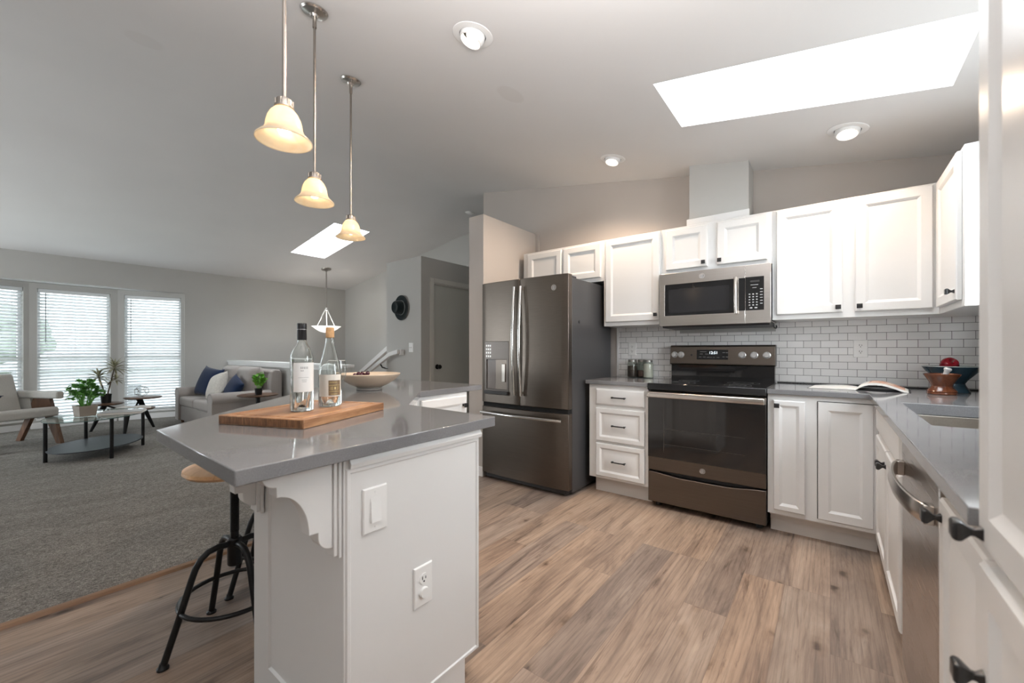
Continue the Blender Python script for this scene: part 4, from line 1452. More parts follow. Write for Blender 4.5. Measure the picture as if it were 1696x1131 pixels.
def pendant(x, y, label):
    zt = zr(x)
    t = thing('pendant_light', label, 'pendant light', (x, y, zt), 0, 'pendants over the peninsula')
    h = zt - ZRIM
    T = Matrix.Translation((0, 0, -h))
    s = MB(T).lathe(BELL, 40)
    obj('shade', s, M_shade, t, solid=0.003)
    b = MB(T)
    b.lathe([(0, 0.020), (0.014, 0.024), (0.021, 0.036), (0.021, 0.048), (0.013, 0.066), (0.011, 0.085)], 20)
    obj('bulb', b, M_bulb, t)
    c = MB(T)
    c.lathe([(0.024, 0.108), (0.031, 0.112), (0.031, 0.118), (0.027, 0.121), (0.027, 0.135), (0.024, 0.142), (0.010, 0.148), (0, 0.149)], 28)
    for k in range(8):
        a = 2 * PI * k / 8
        c.rod((0.0285 * math.cos(a), 0.0285 * math.sin(a), 0.117), (0.0285 * math.cos(a), 0.0285 * math.sin(a), 0.137), 0.0025, 6)
    obj('collar', c, M_nickel, t)
    r = MB().rod((0, 0, -h + 0.145), (0, 0, -0.03), 0.0062, 12)
    r.lathe([(0, -0.085), (0.0095, -0.085), (0.0095, -0.03), (0, -0.03)], 14)
    obj('rod', r, M_nickel, t)
    cn = MB(Matrix.Rotation(math.atan(0.1705), 4, 'Y')).lathe([(0, -0.034), (0.016, -0.032), (0.022, -0.022), (0.055, -0.014), (0.062, -0.006), (0.062, -0.001), (0, -0.001)], 36)
    obj('canopy', cn, M_steel, t)
    lamp('pendant_bulb_glow', 'POINT', (0, 0, -h + 0.045), PEND, WARM, t, 0.022)


PEND = 9.0
pendant(-1.487, 0.645, 'largest and nearest of the three bell shaped pendant lights, its rod cut by the frame')
pendant(-1.989, 1.004, 'middle one of the three bell shaped pendant lights over the peninsula')
pendant(-2.433, 1.463, 'smallest and farthest of the three bell shaped pendant lights, in front of the far skylight')

for (x, y, CAN, tilt, lab) in ((-1.395, 1.492, 50, (0.12, -0.22), 'lit recessed ceiling light near the top of the view beside the pendants'),
                          (-1.400, 3.157, 58, (0.0, -0.20), 'lit recessed ceiling light above the fridge side wall cabinets'),
                          (0.082, 3.142, 24, (-0.1, -0.22), 'lit recessed ceiling light below the large skylight')):
    t = thing('recessed_light', lab, 'ceiling light', (x, y, zr(x)), 0, 'recessed lights in the kitchen ceiling')
    RY_ = Matrix.Rotation(math.atan(0.1705), 4, 'Y')
    obj('trim_ring', MB(RY_).lathe([(0.066, -0.001), (0.066, -0.006), (0.074, -0.008), (0.098, -0.004), (0.100, -0.001)], 48), M_trim, t)
    G_ = RY_ @ Matrix.Rotation(tilt[1], 4, 'X') @ Matrix.Rotation(tilt[0], 4, 'Y')
    obj('gap', MB(RY_).lathe([(0, -0.0012), (0.067, -0.0012)], 36), M_gap, t)
    obj('eyeball', MB(G_).lathe([(0.060, 0.018), (0.0625, 0.0), (0.060, -0.022), (0.054, -0.034), (0.050, -0.034), (0.048, -0.018), (0.040, -0.006), (0, -0.004)], 40), M_trim, t)
    obj('lens', MB(G_).lathe([(0, -0.020), (0.018, -0.018), (0.030, -0.010), (0.0305, -0.008), (0, -0.008)], 32), M_bulbw, t)
    p = G_ @ Vector((0, 0, -0.045))
    lamp('recessed_bulb_glow', 'SPOT', p, CAN, (1.0, 0.76, 0.56), t, 0.035, G_.to_euler(), math.radians(150), 0.7)

# bowl chandelier over the stairs
t = thing('bowl_chandelier', 'white glass bowl chandelier hanging on a thin rod beyond the bottles', 'chandelier', (-7.709, 4.121, zl(-7.709)), 0)
hh = zl(-7.709)
obj('canopy', MB(Matrix.Rotation(-math.atan(0.1667), 4, 'Y')).lathe([(0, -0.05), (0.02, -0.045), (0.03, -0.03), (0.085, -0.016), (0.09, -0.001), (0, -0.001)], 28), M_nickel, t)
obj('rod', MB().rod((0, 0, -0.04), (0, 0, 1.95 - hh), 0.011, 10), M_nickel, t)
obj('ball', MB().ball((0, 0, 1.945 - hh), 0.032, seg=16, rings=10), M_chrome, t)
rd = MB()
for k in range(3):
    a = 0.5 + 2 * PI * k / 3
    rd.rod((0.02 * math.cos(a), 0.02 * math.sin(a), 1.935 - hh), (0.185 * math.cos(a), 0.185 * math.sin(a), 1.60 - hh), 0.009, 8)
obj('arms', rd, plain('pale_satin_metal', (0.62, 0.62, 0.60), 0.35, metal=0.3), t)
obj('glass_bowl', MB(Matrix.Translation((0, 0, 1.49 - hh))).lathe([(0, 0.0), (0.05, 0.002), (0.12, 0.022), (0.19, 0.065), (0.23, 0.100), (0.262, 0.118), (0.262, 0.123), (0.225, 0.108), (0.18, 0.072), (0.11, 0.03), (0, 0.008)], 40), M_bowl, t)
lamp('chandelier_glow', 'POINT', (0, 0, 1.70 - hh), 6, (1.0, 0.9, 0.78), t, 0.05)

# smoke alarms
t = thing('smoke_alarm', 'white smoke alarm on the ceiling above the partition', 'smoke alarm', (-4.16, 4.385, zr(-4.16)), 0)
A_ = MB(Matrix.Rotation(math.atan(0.1705), 4, 'Y'))
obj('body', A_.lathe([(0, -0.045), (0.045, -0.043), (0.062, -0.032), (0.068, -0.012), (0.068, -0.001), (0, -0.001)], 28), M_plate, t)
t = thing('smoke_alarm', 'white round alarm lying on the ledge above the closet door', 'smoke alarm', (-4.185, 4.43, CH), 0)
obj('body', MB().lathe([(0, 0), (0.062, 0.0), (0.068, 0.012), (0.06, 0.038), (0.03, 0.05), (0, 0.052)], 28), M_plate, t)

# ================================================================ ON THE WORKTOPS
ZT = 0.9142
# cutting board
bx = math.atan2(0.39, -0.155) - PI / 2
bc = (-1.535, 0.757)
t = thing('cutting_board', 'thick acacia cutting board with a juice groove under the wine bottles', 'cutting board', (bc[0], bc[1], ZT), bx)
bw, bl, bt = 0.345, 0.435, 0.030
bd = MB()
loops = []
g0, g1, g2, g3 = 0.022, 0.027, 0.033, 0.038
for ins, z in ((0, 0), (0, bt), (g0, bt), (g1, bt - 0.005), (g2, bt - 0.005), (g3, bt)):
    loops.append([(-bw / 2 + ins, -bl / 2 + ins, z), (bw / 2 - ins, -bl / 2 + ins, z), (bw / 2 - ins, bl / 2 - ins, z), (-bw / 2 + ins, bl / 2 - ins, z)])
bd.loft(loops)
obj('slab', bd, M_board, t, bevel=0.0025, sharp=20)
obj('end_grain', MB().box(-bw / 2 + 0.003, -bl / 2 - 0.0006, 0.003, bw / 2 - 0.003, -bl / 2 - 0.0001, bt - 0.003), M_boardend, t)
ZBD = ZT + bt + 0.0003


def bottle(name, label, x, y, rot, prof, wall, lab_parts, cap):
    t = thing(name, label, 'bottle', (x, y, ZBD), rot)
    outer = prof
    inner = [(max(0.0, r - wall), z) for r, z in prof if z > 0.02][::-1]
    ring = outer + [(outer[-1][0] - wall, outer[-1][1])] + inner[1:] + [(0.016, 0.013), (0.008, 0.022), (0, 0.025)]
    obj('glass_body', MB().lathe(ring, 48), M_glass, t)
    cap(t)
    for nm, r, z0, z1, a0, a1, m in lab_parts:
        lb = MB()
        n = 24
        o_, i_ = [], []
        for k in range(n + 1):
            a = a0 + (a1 - a0) * k / n
            o_.append((r * math.cos(a), r * math.sin(a)))
            i_.append(((r - 0.0004) * math.cos(a), (r - 0.0004) * math.sin(a)))
        lb.prism(o_ + i_[::-1], z0, z1)
        obj(nm, lb, m, t)
    return t


M_label = plain('white_wine_label', (0.82, 0.83, 0.82), 0.55, var=0.015)
M_labelc = plain('cream_wine_label', (0.74, 0.72, 0.66), 0.55, var=0.02)
M_labelb = plain('brown_wine_label', (0.20, 0.135, 0.075), 0.5, var=0.12, vs=60)
M_gold = plain('gold_foil', (0.60, 0.48, 0.20), 0.35, metal=0.6, var=0.2, vs=120)
M_ink = plain('grey_label_ink', (0.36, 0.37, 0.37), 0.6)
M_cork = plain('cork', (0.55, 0.33, 0.16), 0.8, var=0.15, vs=90, bump=0.3, bs=200)
M_foil = plain('black_foil', (0.012, 0.012, 0.014), 0.35, var=0.2)
M_foilline = plain('silver_line', (0.5, 0.5, 0.5), 0.3, metal=0.8)


def cap1(t):
    obj('foil_capsule', MB().lathe([(0.0152, 0.252), (0.0158, 0.254), (0.0154, 0.290), (0.0158, 0.291), (0.0158, 0.308), (0.0148, 0.311), (0, 0.311)], 32), M_foil, t)
    obj('capsule_line', MB().lathe([(0.0156, 0.2885), (0.0162, 0.2885), (0.0162, 0.290), (0.0156, 0.290)], 32, close=True), M_foilline, t)


def cap2(t):
    obj('cork_stopper', MB().lathe([(0.0125, 0.262), (0.0152, 0.264), (0.0150, 0.300), (0.0135, 0.303), (0, 0.303)], 28), M_cork, t)


AC = math.atan2(-0.706, 1.489)      # towards the camera
P1 = [(0, 0.004), (0.030, 0.0), (0.0365, 0.003), (0.0382, 0.010), (0.0382, 0.175), (0.0375, 0.190), (0.034, 0.207), (0.0265, 0.223), (0.0185, 0.237), (0.0150, 0.248), (0.0142, 0.262), (0.0140, 0.300)]
L1 = [('label', 0.0386, 0.070, 0.172, AC - 0.75, AC + 1.35, M_label)]
for z, a0, a1, hh_ in ((0.150, -0.15, 0.42, 0.0045), (0.143, -0.15, 0.42, 0.003), (0.120, -0.30, 0.62, 0.0012), (0.110, -0.05, 0.40, 0.0015), (0.104, 0.0, 0.35, 0.0015)):
    pass
b1 = bottle('wine_bottle', 'straight shouldered clear wine bottle with a white label and black capsule', -1.489, 0.706, 0, P1, 0.0022, L1, cap1)
ink = MB()


def label_marks(t, r, rows, m, name):
    mb = MB()
    for z0, z1, segs in rows:
        for a0, a1 in segs:
            n = max(2, int((a1 - a0) / 0.05))
            pts = [(r * math.cos(AC + a0 + (a1 - a0) * k / n), r * math.sin(AC + a0 + (a1 - a0) * k / n)) for k in range(n + 1)]
            ins = [(x * (1 - 0.006), y * (1 - 0.006)) for x, y in pts]
            mb.prism(pts + ins[::-1], z0, z1)
    obj(name, mb, m, t)


lab1 = [o for o in b1.children if o.name.startswith('label')][0]
label_marks(lab1, 0.0388, [(0.150, 0.158, [(-0.10 + k * 0.13, -0.10 + k * 0.13 + 0.075) for k in range(5)]), (0.142, 0.146, [(-0.10 + k * 0.09, -0.04 + k * 0.09) for k in range(3)]),
                           (0.1195, 0.1205, [(-0.3, 0.62)]), (0.111, 0.1125, [(-0.02, 0.42)]), (0.105, 0.1065, [(0.02, 0.38)])], M_ink, 'label_print')
P2 = [(0, 0.004), (0.032, 0.0), (0.0395, 0.003), (0.0415, 0.011), (0.0415, 0.105), (0.0402, 0.130), (0.0365, 0.155), (0.0310, 0.180), (0.0250, 0.205), (0.0195, 0.228), (0.0160, 0.248), (0.0148, 0.262), (0.0145, 0.266)]
L2 = [('label', 0.0419, 0.040, 0.123, AC - 1.15, AC + 1.1, M_labelc)]
AC2 = AC
b2 = bottle('wine_bottle', 'sloping shouldered clear wine bottle with a brown and cream label and bare cork', -1.533, 0.834, 0, P2, 0.0022, L2, cap2)
lab2 = [o for o in b2.children if o.name.startswith('label')][0]
label_marks(lab2, 0.0422, [(0.044, 0.101, [(-0.18, 0.95)])], M_labelb, 'label_block')
label_marks(lab2, 0.0424, [(0.0815, 0.0828, [(-0.14, 0.90)]), (0.058, 0.0592, [(-0.14, 0.90)]), (0.093, 0.0945, [(-0.1, 0.55)]), (0.0485, 0.050, [(0.0, 0.6)]), (0.064, 0.078, [(0.02, 0.06), (0.15, 0.19), (0.55, 0.6), (0.72, 0.76)]), (0.067, 0.076, [(0.33, 0.43)])], M_gold, 'label_gilding')


def wine_glass(x, y, label):
    t = thing('wine_glass', label, 'wine glass', (x, y, ZBD), 0, 'wine glasses on the board')
    pr = [(0, 0.0), (0.033, 0.0), (0.033, 0.0015), (0.012, 0.005), (0.0045, 0.012), (0.0038, 0.030), (0.0038, 0.060), (0.006, 0.069), (0.016, 0.077), (0.028, 0.090), (0.0365, 0.108), (0.0395, 0.128), (0.0385, 0.150), (0.0345, 0.172), (0.0335, 0.1725),
          (0.0375, 0.150), (0.0385, 0.128), (0.0355, 0.109), (0.027, 0.092), (0.014, 0.080), (0, 0.077)]
    obj('bowl', MB().lathe(pr[7:], 36), M_wineglass, t)
    obj('stem', MB().lathe(pr[:8] + [(0, 0.0695)], 24), M_wineglass, t)
    obj('rim', MB().lathe([(0.0335, 0.1725), (0.0338, 0.1736), (0.0345, 0.1725)], 36), plain('bright_glass_rim', (0.75, 0.76, 0.76), 0.1), t)
    return t


wine_glass(-1.612, 0.905, 'wine glass standing behind the cork topped bottle')
wine_glass(-1.690, 0.800, 'wine glass standing behind the white labelled bottle')

# fruit bowl and grapes
t = thing('fruit_bowl', 'wide cream stoneware bowl on a foot beyond the cutting board', 'bowl', (-2.270, 1.490, ZT), 0)
obj('bowl_body', MB().lathe([(0, 0.016), (0.060, 0.016), (0.072, 0.017), (0.110, 0.032), (0.150, 0.058), (0.178, 0.084), (0.187, 0.096), (0.186, 0.101), (0.180, 0.100), (0.168, 0.086), (0.140, 0.062), (0.100, 0.038), (0.05, 0.026), (0, 0.024)], 64), M_cream, t)
obj('foot', MB().lathe([(0.062, 0.0), (0.073, 0.0), (0.076, 0.004), (0.072, 0.010), (0.076, 0.014), (0.074, 0.0168), (0.06, 0.0168)], 48, close=True), plain('grey_foot_glaze', (0.33, 0.31, 0.29), 0.45), t)
gb = thing('grape_bunch', 'bunch of dark red grapes lying in the cream bowl', 'grapes', (-2.275, 1.435, ZT + 0.050), 0)
rr = random.Random(5)
gp = []
for k in range(60):
    p = Vector((rr.uniform(-0.06, 0.06), rr.uniform(-0.075, 0.075), rr.uniform(0.018, 0.062)))
    if p.x ** 2 / 0.0036 + p.y ** 2 / 0.0056 + (p.z - 0.02) ** 2 / 0.0025 < 1 and all((p - q).length > 0.020 for q in gp):
        gp.append(p)
first = None
for p in gp:
    if first is None:
        first = obj('grape', MB().ball((0, 0, 0), 0.0125, (1, 1, 1.1), 14, 10), M_grape, gb)
        first.location = p
    else:
        g_ = first.copy()
        COL.objects.link(g_)
        g_.parent = gb
        g_.location = p
stm = MB()
for p in gp:
    stm.rod((p.x, p.y, p.z), (p.x * 0.3, p.y * 0.5, 0.02), 0.0012, 5)
obj('stalk', stm, plain('grape_stalk', (0.16, 0.14, 0.05), 0.7), gb)

# magazine, mortar, blue bowl, apple
t = thing('open_magazine', 'open magazine lying on the worktop right of the range', 'magazine', (0.135, 3.405, ZT), -0.10)


def pages(side, h, n=16, w=0.235, d=0.285):
    mb = MB()
    P, Q = [], []
    for k in range(n + 1):
        s = k / n
        x = side * w * s
        z = 0.002 + h * (math.sin(PI * min(1, s * 1.0)) ** 0.75 * (1 - 0.55 * s) + 0.12 * (1 - s)) if h > 0.01 else 0.002 + h * math.sin(PI * s) ** 0.7
        P.append((x, z))
    for x, z in reversed(P):
        P2_ = (x, max(0.0006, z - 0.012 * (1 if h > 0.01 else 0.5)))
        Q.append(P2_)
    mb.prism([(x, z) for x, z in P] + Q, -d / 2, d / 2, XZ)
    return mb


obj('left_pages', pages(-1, 0.012), M_paper, t)
obj('right_pages', pages(1, 0.058), M_paper, t)
pm = NT('printed_food_photo')
vv = pm.co((1, 1, 1))
ff = pm.noise(vv, 22, 4, 0.6, 0.6)
pm.set(Base_Color=pm.ramp(ff, [(0.32, (0.25, 0.07, 0.03)), (0.45, (0.62, 0.30, 0.18)), (0.55, (0.78, 0.60, 0.48)), (0.66, (0.80, 0.74, 0.66))]), Roughness=0.35)
ph = MB()
n = 16
W_, H_ = 0.235, 0.058
rows = []
for k in range(4, n):
    s = k / n
    z = 0.0026 + H_ * (math.sin(PI * s) ** 0.75 * (1 - 0.55 * s) + 0.12 * (1 - s))
    rows.append([(W_ * s, -0.125, z), (W_ * s, 0.13, z)])
ph.loft(rows, caps=False, closed=False)
obj('printed_photo', ph, pm.m, t)
obj('cover', MB().box(-0.240, -0.145, 0, 0.245, 0.145, 0.0012), M_dark, t)

t = thing('mortar', 'turned copper toned wooden mortar in front of the blue bowl', 'mortar', (0.492, 3.280, ZT), 0)
M_copper = wood('copper_toned_wood', (0.055, 0.014, 0.006), (0.125, 0.036, 0.014), (0.20, 0.066, 0.027), 0.7, 'z', 0.2)
obj('mortar_body', MB().lathe([(0, 0.0), (0.060, 0.0), (0.0625, 0.005), (0.060, 0.011), (0.062, 0.016), (0.057, 0.026), (0.047, 0.036), (0.043, 0.046), (0.047, 0.060), (0.058, 0.080), (0.068, 0.098), (0.074, 0.106), (0.075, 0.113),
                               (0.071, 0.114), (0.066, 0.104), (0.050, 0.080), (0.030, 0.066), (0, 0.062)], 56), M_copper, t)
t = thing('pestle', 'grey white stone pestle leaning in the copper toned mortar', 'pestle', (0.492, 3.280, ZT + 0.064), 0)
ps = MB(Matrix.Translation((0.004, 0, 0.012)) @ Matrix.Rotation(0.28, 4, 'Y') @ Matrix.Rotation(0.12, 4, 'X'))
ps.lathe([(0, -0.008), (0.014, -0.004), (0.017, 0.006), (0.013, 0.02), (0.0105, 0.035), (0.012, 0.055), (0.016, 0.062), (0.0165, 0.069), (0.012, 0.074), (0, 0.075)], 24)
obj('stone', ps, plain('pale_stone', (0.55, 0.56, 0.57), 0.5, var=0.1, vs=60), t)
t = thing('blue_bowl', 'dark blue footed bowl with a pale rim behind the mortar', 'bowl', (0.560, 3.470, ZT), 0)
obj('bowl_body', MB().lathe([(0, 0.0), (0.076, 0.0), (0.078, 0.004), (0.068, 0.022), (0.058, 0.040), (0.055, 0.052), (0.066, 0.072), (0.090, 0.100), (0.112, 0.128), (0.124, 0.148), (0.121, 0.149), (0.108, 0.130), (0.085, 0.106), (0.05, 0.082), (0, 0.074)], 56),
    plain('slate_blue_glaze', (0.016, 0.042, 0.062), 0.25, var=0.2, vs=12), t)
obj('rim', MB().lathe([(0.120, 0.149), (0.125, 0.149), (0.125, 0.153), (0.120, 0.153)], 56, close=True), plain('pale_rim_glaze', (0.42, 0.46, 0.44), 0.4), t)
t = thing('apple', 'red apple resting in the dark blue bowl', 'apple', (0.548, 3.455, ZT + 0.160), 0.4)
T_ = Matrix.Rotation(0.9, 4, 'X')
obj('flesh', MB(T_).lathe([(0, 0.022), (0.006, 0.028), (0.018, 0.034), (0.030, 0.030), (0.0385, 0.016), (0.040, 0.0), (0.036, -0.018), (0.026, -0.032), (0.014, -0.037), (0.005, -0.033), (0, -0.030)], 36),
    plain('red_apple_skin', (0.22, 0.008, 0.015), 0.22, var=0.35, vs=20), t)
obj('stem', MB(T_).tube([(0, 0, 0.022), (0.002, 0, 0.034), (0.005, 0, 0.042)], 0.0013, 6), M_stem, t)

# three jars by the fridge
M_lidz = plain('zinc_lid', (0.35, 0.34, 0.32), 0.35, metal=0.9)
M_jar = pane_mat('jar_glass', (0.93, 0.95, 0.93))
for (x, y, fill, c, lab) in ((-1.410, 3.600, 0.100, (0.045, 0.028, 0.022), 'glass jar of dark beans, leftmost beside the fridge'),
                             (-1.335, 3.640, 0.060, (0.10, 0.055, 0.045), 'half empty glass jar standing behind the other two jars'),
                             (-1.262, 3.590, 0.122, (0.72, 0.69, 0.64), 'glass jar of white flour left of the range')):
    t = thing('glass_jar', lab, 'jar', (x, y, ZT), 0, 'glass jars left of the range')
    obj('jar_body', MB().lathe([(0, 0.001), (0.040, 0.001), (0.043, 0.006), (0.043, 0.118), (0.040, 0.130), (0.034, 0.138), (0.034, 0.150), (0.032, 0.150), (0.032, 0.138), (0.038, 0.129), (0.041, 0.117), (0.041, 0.008), (0.038, 0.004), (0, 0.004)], 36), M_jar, t)
    obj('lid', MB().lathe([(0.0345, 0.139), (0.0365, 0.139), (0.0365, 0.156), (0.034, 0.159), (0, 0.159)], 32), M_lidz, t)
    obj('contents', MB().lathe([(0, 0.0045), (0.037, 0.0045), (0.0402, 0.009), (0.0402, min(fill, 0.116)), (0.037, fill + 0.003), (0, fill)], 32), plain('jar_contents', c, 0.8, var=0.5 if c[0] < 0.2 else 0.04, vs=120, bump=0.4, bs=150), t)
# ================================================================ STOOLS


def make_stool(name, label):
    t = thing(name, label, 'stool', (0, 0, 0), 0, 'bar stools at the peninsula')
    obj('seat', MB().lathe([(0, 0.660), (0.130, 0.660), (0.160, 0.668), (0.172, 0.680), (0.170, 0.692), (0.150, 0.697), (0.08, 0.692), (0, 0.689)], 48), M_seat, t)
    obj('seat_plate', MB().lathe([(0, 0.643), (0.06, 0.643), (0.065, 0.650), (0.065, 0.6598), (0, 0.6598)], 28), M_black, t)
    sc = MB()
    sc.lathe([(0, 0.29), (0.0145, 0.29), (0.0145, 0.644), (0, 0.644)], 16)
    for k in range(46):
        z = 0.42 + k * 0.0048
        sc.lathe([(0.0145, z), (0.0168, z + 0.0012), (0.0145, z + 0.0024)], 16)
    obj('screw_post', sc, M_black, t)
    obj('hub', MB().lathe([(0, 0.285), (0.024, 0.285), (0.026, 0.29), (0.026, 0.390), (0.022, 0.395), (0, 0.395)], 24), M_black, t)
    for k in range(4):
        a = PI / 4 + k * PI / 2
        ca, sa = math.cos(a), math.sin(a)
        pr = [(0.020, 0.372), (0.060, 0.376), (0.092, 0.369), (0.116, 0.350), (0.134, 0.320), (0.146, 0.285), (0.190, 0.140), (0.232, 0.010)]
        lg = MB().tube([(r * ca, r * sa, z) for r, z in pr], 0.0118, 12)
        leg = obj('leg', lg, M_black, t)
        obj('foot', MB(Matrix.Translation((0.233 * ca, 0.233 * sa, 0))).lathe([(0, 0), (0.019, 0), (0.019, 0.006), (0.013, 0.012), (0.010, 0.022), (0, 0.022)], 16), M_black, leg)
    R = 0.181
    obj('foot_ring', MB().tube([(R * math.cos(2 * PI * k / 40), R * math.sin(2 * PI * k / 40), 0.172) for k in range(40)], 0.0085, 10, True), M_black, t)
    R = 0.098
    return t


s1 = make_stool('bar_stool', 'nearer black metal stool, its round wooden seat showing under the corner of the peninsula top')
s1.location = (-1.934, 0.645, 0)
s1.rotation_euler = (0, 0, math.radians(-42))
s1.location = (-1.934, 0.645, 0)
s2 = dup(s1, (-2.262, 0.948, 0), math.radians(-80 - 45), 'farther black metal stool, mostly hidden behind the nearer stool and the peninsula')

# ================================================================ LIVING ROOM


def pillow(name, label, cat, w, h, th, loc, rot, mat, group=None, n=14):
    mb = MB()
    g = {}
    for side in (1, -1):
        for i in range(n + 1):
            for j in range(n + 1):
                u, v = 2 * i / n - 1, 2 * j / n - 1
                e = (max(0, 1 - abs(u) ** 3) * max(0, 1 - abs(v) ** 3)) ** 0.6
                if e == 0 and side == -1:
                    g[(i, j, -1)] = g[(i, j, 1)]
                    continue
                k = 1 - 0.10 * (1 - (abs(u) ** 4)) * abs(v) ** 6
                k2 = 1 - 0.10 * (1 - (abs(v) ** 4)) * abs(u) ** 6
                g[(i, j, side)] = mb._v((u * w / 2 * k2, side * th / 2 * e, v * h / 2 * k))
        for i in range(n):
            for j in range(n):
                q = [g[(i, j, side)], g[(i + 1, j, side)], g[(i + 1, j + 1, side)], g[(i, j + 1, side)]]
                mb._f(q if side == 1 else q[::-1])
    o = obj(name, mb, mat, sharp=80)
    o.location = loc
    o.rotation_euler = rot
    return tag(o, label, cat, group)


SX0_, SX1_, SYF, SYB = -8.19, -6.49, 1.905, 2.815
t = thing('loveseat', 'taupe rolled arm loveseat with two seats in front of the half wall', 'sofa', (-7.34, 2.36, 0.014), 0, world=True)
AW = 0.20
obj('base', MB().box(SX0_ + 0.04, SYF + 0.03, 0.07, SX1_ - 0.04, SYB - 0.02, 0.30), M_sofa, t, bevel=0.015)
for x in (SX0_ + 0.08, SX1_ - 0.08):
    for y in (SYF + 0.08, SYB - 0.1):
        obj('leg', MB().lathe([(0, 0.0145), (0.018, 0.0145), (0.026, 0.0702), (0, 0.0702)], 12, Matrix.Translation((x, y, 0))), M_walnutz, t)
aprof = [(0.02, 0.07), (0.19, 0.07), (0.19, 0.44)]
for k in range(13):
    a = -0.5 + (PI + 1.0) * k / 12
    aprof.append((0.105 + 0.105 * math.cos(a), 0.475 + 0.095 * math.sin(a)))
aprof.append((0.02, 0.44))
for x0 in (SX0_, SX1_ - 0.21):
    ar = obj('arm', MB().prism([(x0 + p, z) for p, z in aprof], SYF, SYB - 0.16, XZ), M_sofa, t, bevel=0.018, seg=3)
    nl = MB()
    for k in range(15):
        a = -0.3 + (PI + 0.6) * k / 14
        nl.ball((x0 + 0.105 + 0.092 * math.cos(a), SYF - 0.001, 0.475 + 0.082 * math.sin(a)), 0.008, (1, 0.5, 1), 8, 6)
    obj('nailheads', nl, plain('pewter_nailhead', (0.32, 0.31, 0.30), 0.35, metal=0.8), ar)
obj('back', MB().prism([(SYB - 0.20, 0.30), (SYB, 0.07), (SYB, 0.80), (SYB - 0.03, 0.86), (SYB - 0.10, 0.87), (SYB - 0.15, 0.83)], SX0_ + 0.06, SX1_ - 0.06, YZ), M_sofa, t, bevel=0.02, seg=3)
for x0, x1 in ((SX0_ + 0.19, -7.345), (-7.335, SX1_ - 0.19)):
    cu = obj('seat_cushion', MB().box(x0, SYF + 0.005, 0.301, x1, SYB - 0.22, 0.435), M_sofa, t, bevel=0.035, seg=4)
    mb = MB()
    M_ = Matrix.Translation(((x0 + x1) / 2, SYB - 0.30, 0.66)) @ Matrix.Rotation(math.radians(-12), 4, 'X')
    w, h, th, n = x1 - x0 - 0.02, 0.50, 0.24, 12
    g = {}
    for side in (1, -1):
        for i in range(n + 1):
            for j in range(n + 1):
                u, v = 2 * i / n - 1, 2 * j / n - 1
                e = (max(0, 1 - abs(u) ** 5) * max(0, 1 - abs(v) ** 5)) ** 0.5
                if e == 0 and side == -1:
                    g[(i, j, -1)] = g[(i, j, 1)]
                    continue
                g[(i, j, side)] = mb._v(M_ @ Vector((u * w / 2, side * th / 2 * e, v * h / 2)))
        for i in range(n):
            for j in range(n):
                q_ = [g[(i, j, side)], g[(i + 1, j, side)], g[(i + 1, j + 1, side)], g[(i, j + 1, side)]]
                mb._f(q_ if side == 1 else q_[::-1])
    obj('back_cushion', mb, M_sofa, t, sharp=80)
pillow('throw_pillow', 'large navy pillow leaning in the left corner of the loveseat', 'pillow', 0.50, 0.48, 0.17, (-7.765, 2.235, 0.655), (math.radians(-20), math.radians(6), math.radians(12)), M_navy)
pillow('throw_pillow', 'cream knitted pillow between the two navy pillows', 'pillow', 0.42, 0.40, 0.16, (-7.255, 2.185, 0.625), (math.radians(-22), math.radians(-14), math.radians(8)), M_knit)
pillow('throw_pillow', 'small navy pillow beside the cream knitted pillow', 'pillow', 0.40, 0.34, 0.14, (-6.885, 2.285, 0.595), (math.radians(-24), math.radians(20), math.radians(-4)), M_navy)


def leaf_at(mb, base, direction, length, width, droop=0.3, up=Vector((0, 0, 1)), n=5, fold=0.15):
    d = Vector(direction).normalized()
    s = d.cross(up)
    if s.length < 1e-3:
        s = Vector((1, 0, 0))
    s.normalize()
    u = s.cross(d)
    pts = []
    for k in range(n + 1):
        q = k / n
        w = width * math.sin(PI * (0.08 + 0.92 * q) ** 0.8) * 0.5
        c = Vector(base) + d * (length * q) - Vector((0, 0, 1)) * (droop * length * q * q)
        pts.append([mb._v(c - s * w + u * (w * fold * 2)), mb._v(c), mb._v(c + s * w + u * (w * fold * 2))])
    for a, b in zip(pts, pts[1:]):
        mb._f([a[0], a[1], b[1], b[0]])
        mb._f([a[1], a[2], b[2], b[1]])


# round side table with a small plant
t = thing('side_table', 'round walnut side table on a black pedestal right of the loveseat', 'side table', (-6.10, 2.31, 0.014), 0)
obj('tabletop', MB().lathe([(0, 0.526), (0.225, 0.526), (0.240, 0.536), (0.240, 0.546), (0.235, 0.548), (0, 0.548)], 48), M_walnut, t)
obj('pedestal', MB().lathe([(0, 0.012), (0.030, 0.014), (0.026, 0.05), (0.026, 0.50), (0.07, 0.5258), (0, 0.5258)], 24), M_black, t)
obj('base', MB().lathe([(0, 0), (0.17, 0), (0.17, 0.008), (0.03, 0.0138), (0, 0.0138)], 36), M_black, t)
t = thing('potted_plant', 'small leafy plant in a black pot on the side table by the loveseat', 'plant', (-6.03, 2.29, 0.5622), 0)
obj('pot', MB().lathe([(0, 0), (0.038, 0), (0.048, 0.085), (0.044, 0.085), (0.040, 0.07), (0, 0.07)], 28), M_black, t)
obj('soil', MB().lathe([(0, 0.071), (0.0402, 0.0712), (0.0405, 0.075), (0, 0.077)], 20), M_soil, t)
mb = MB()
st = MB()
rr = random.Random(11)
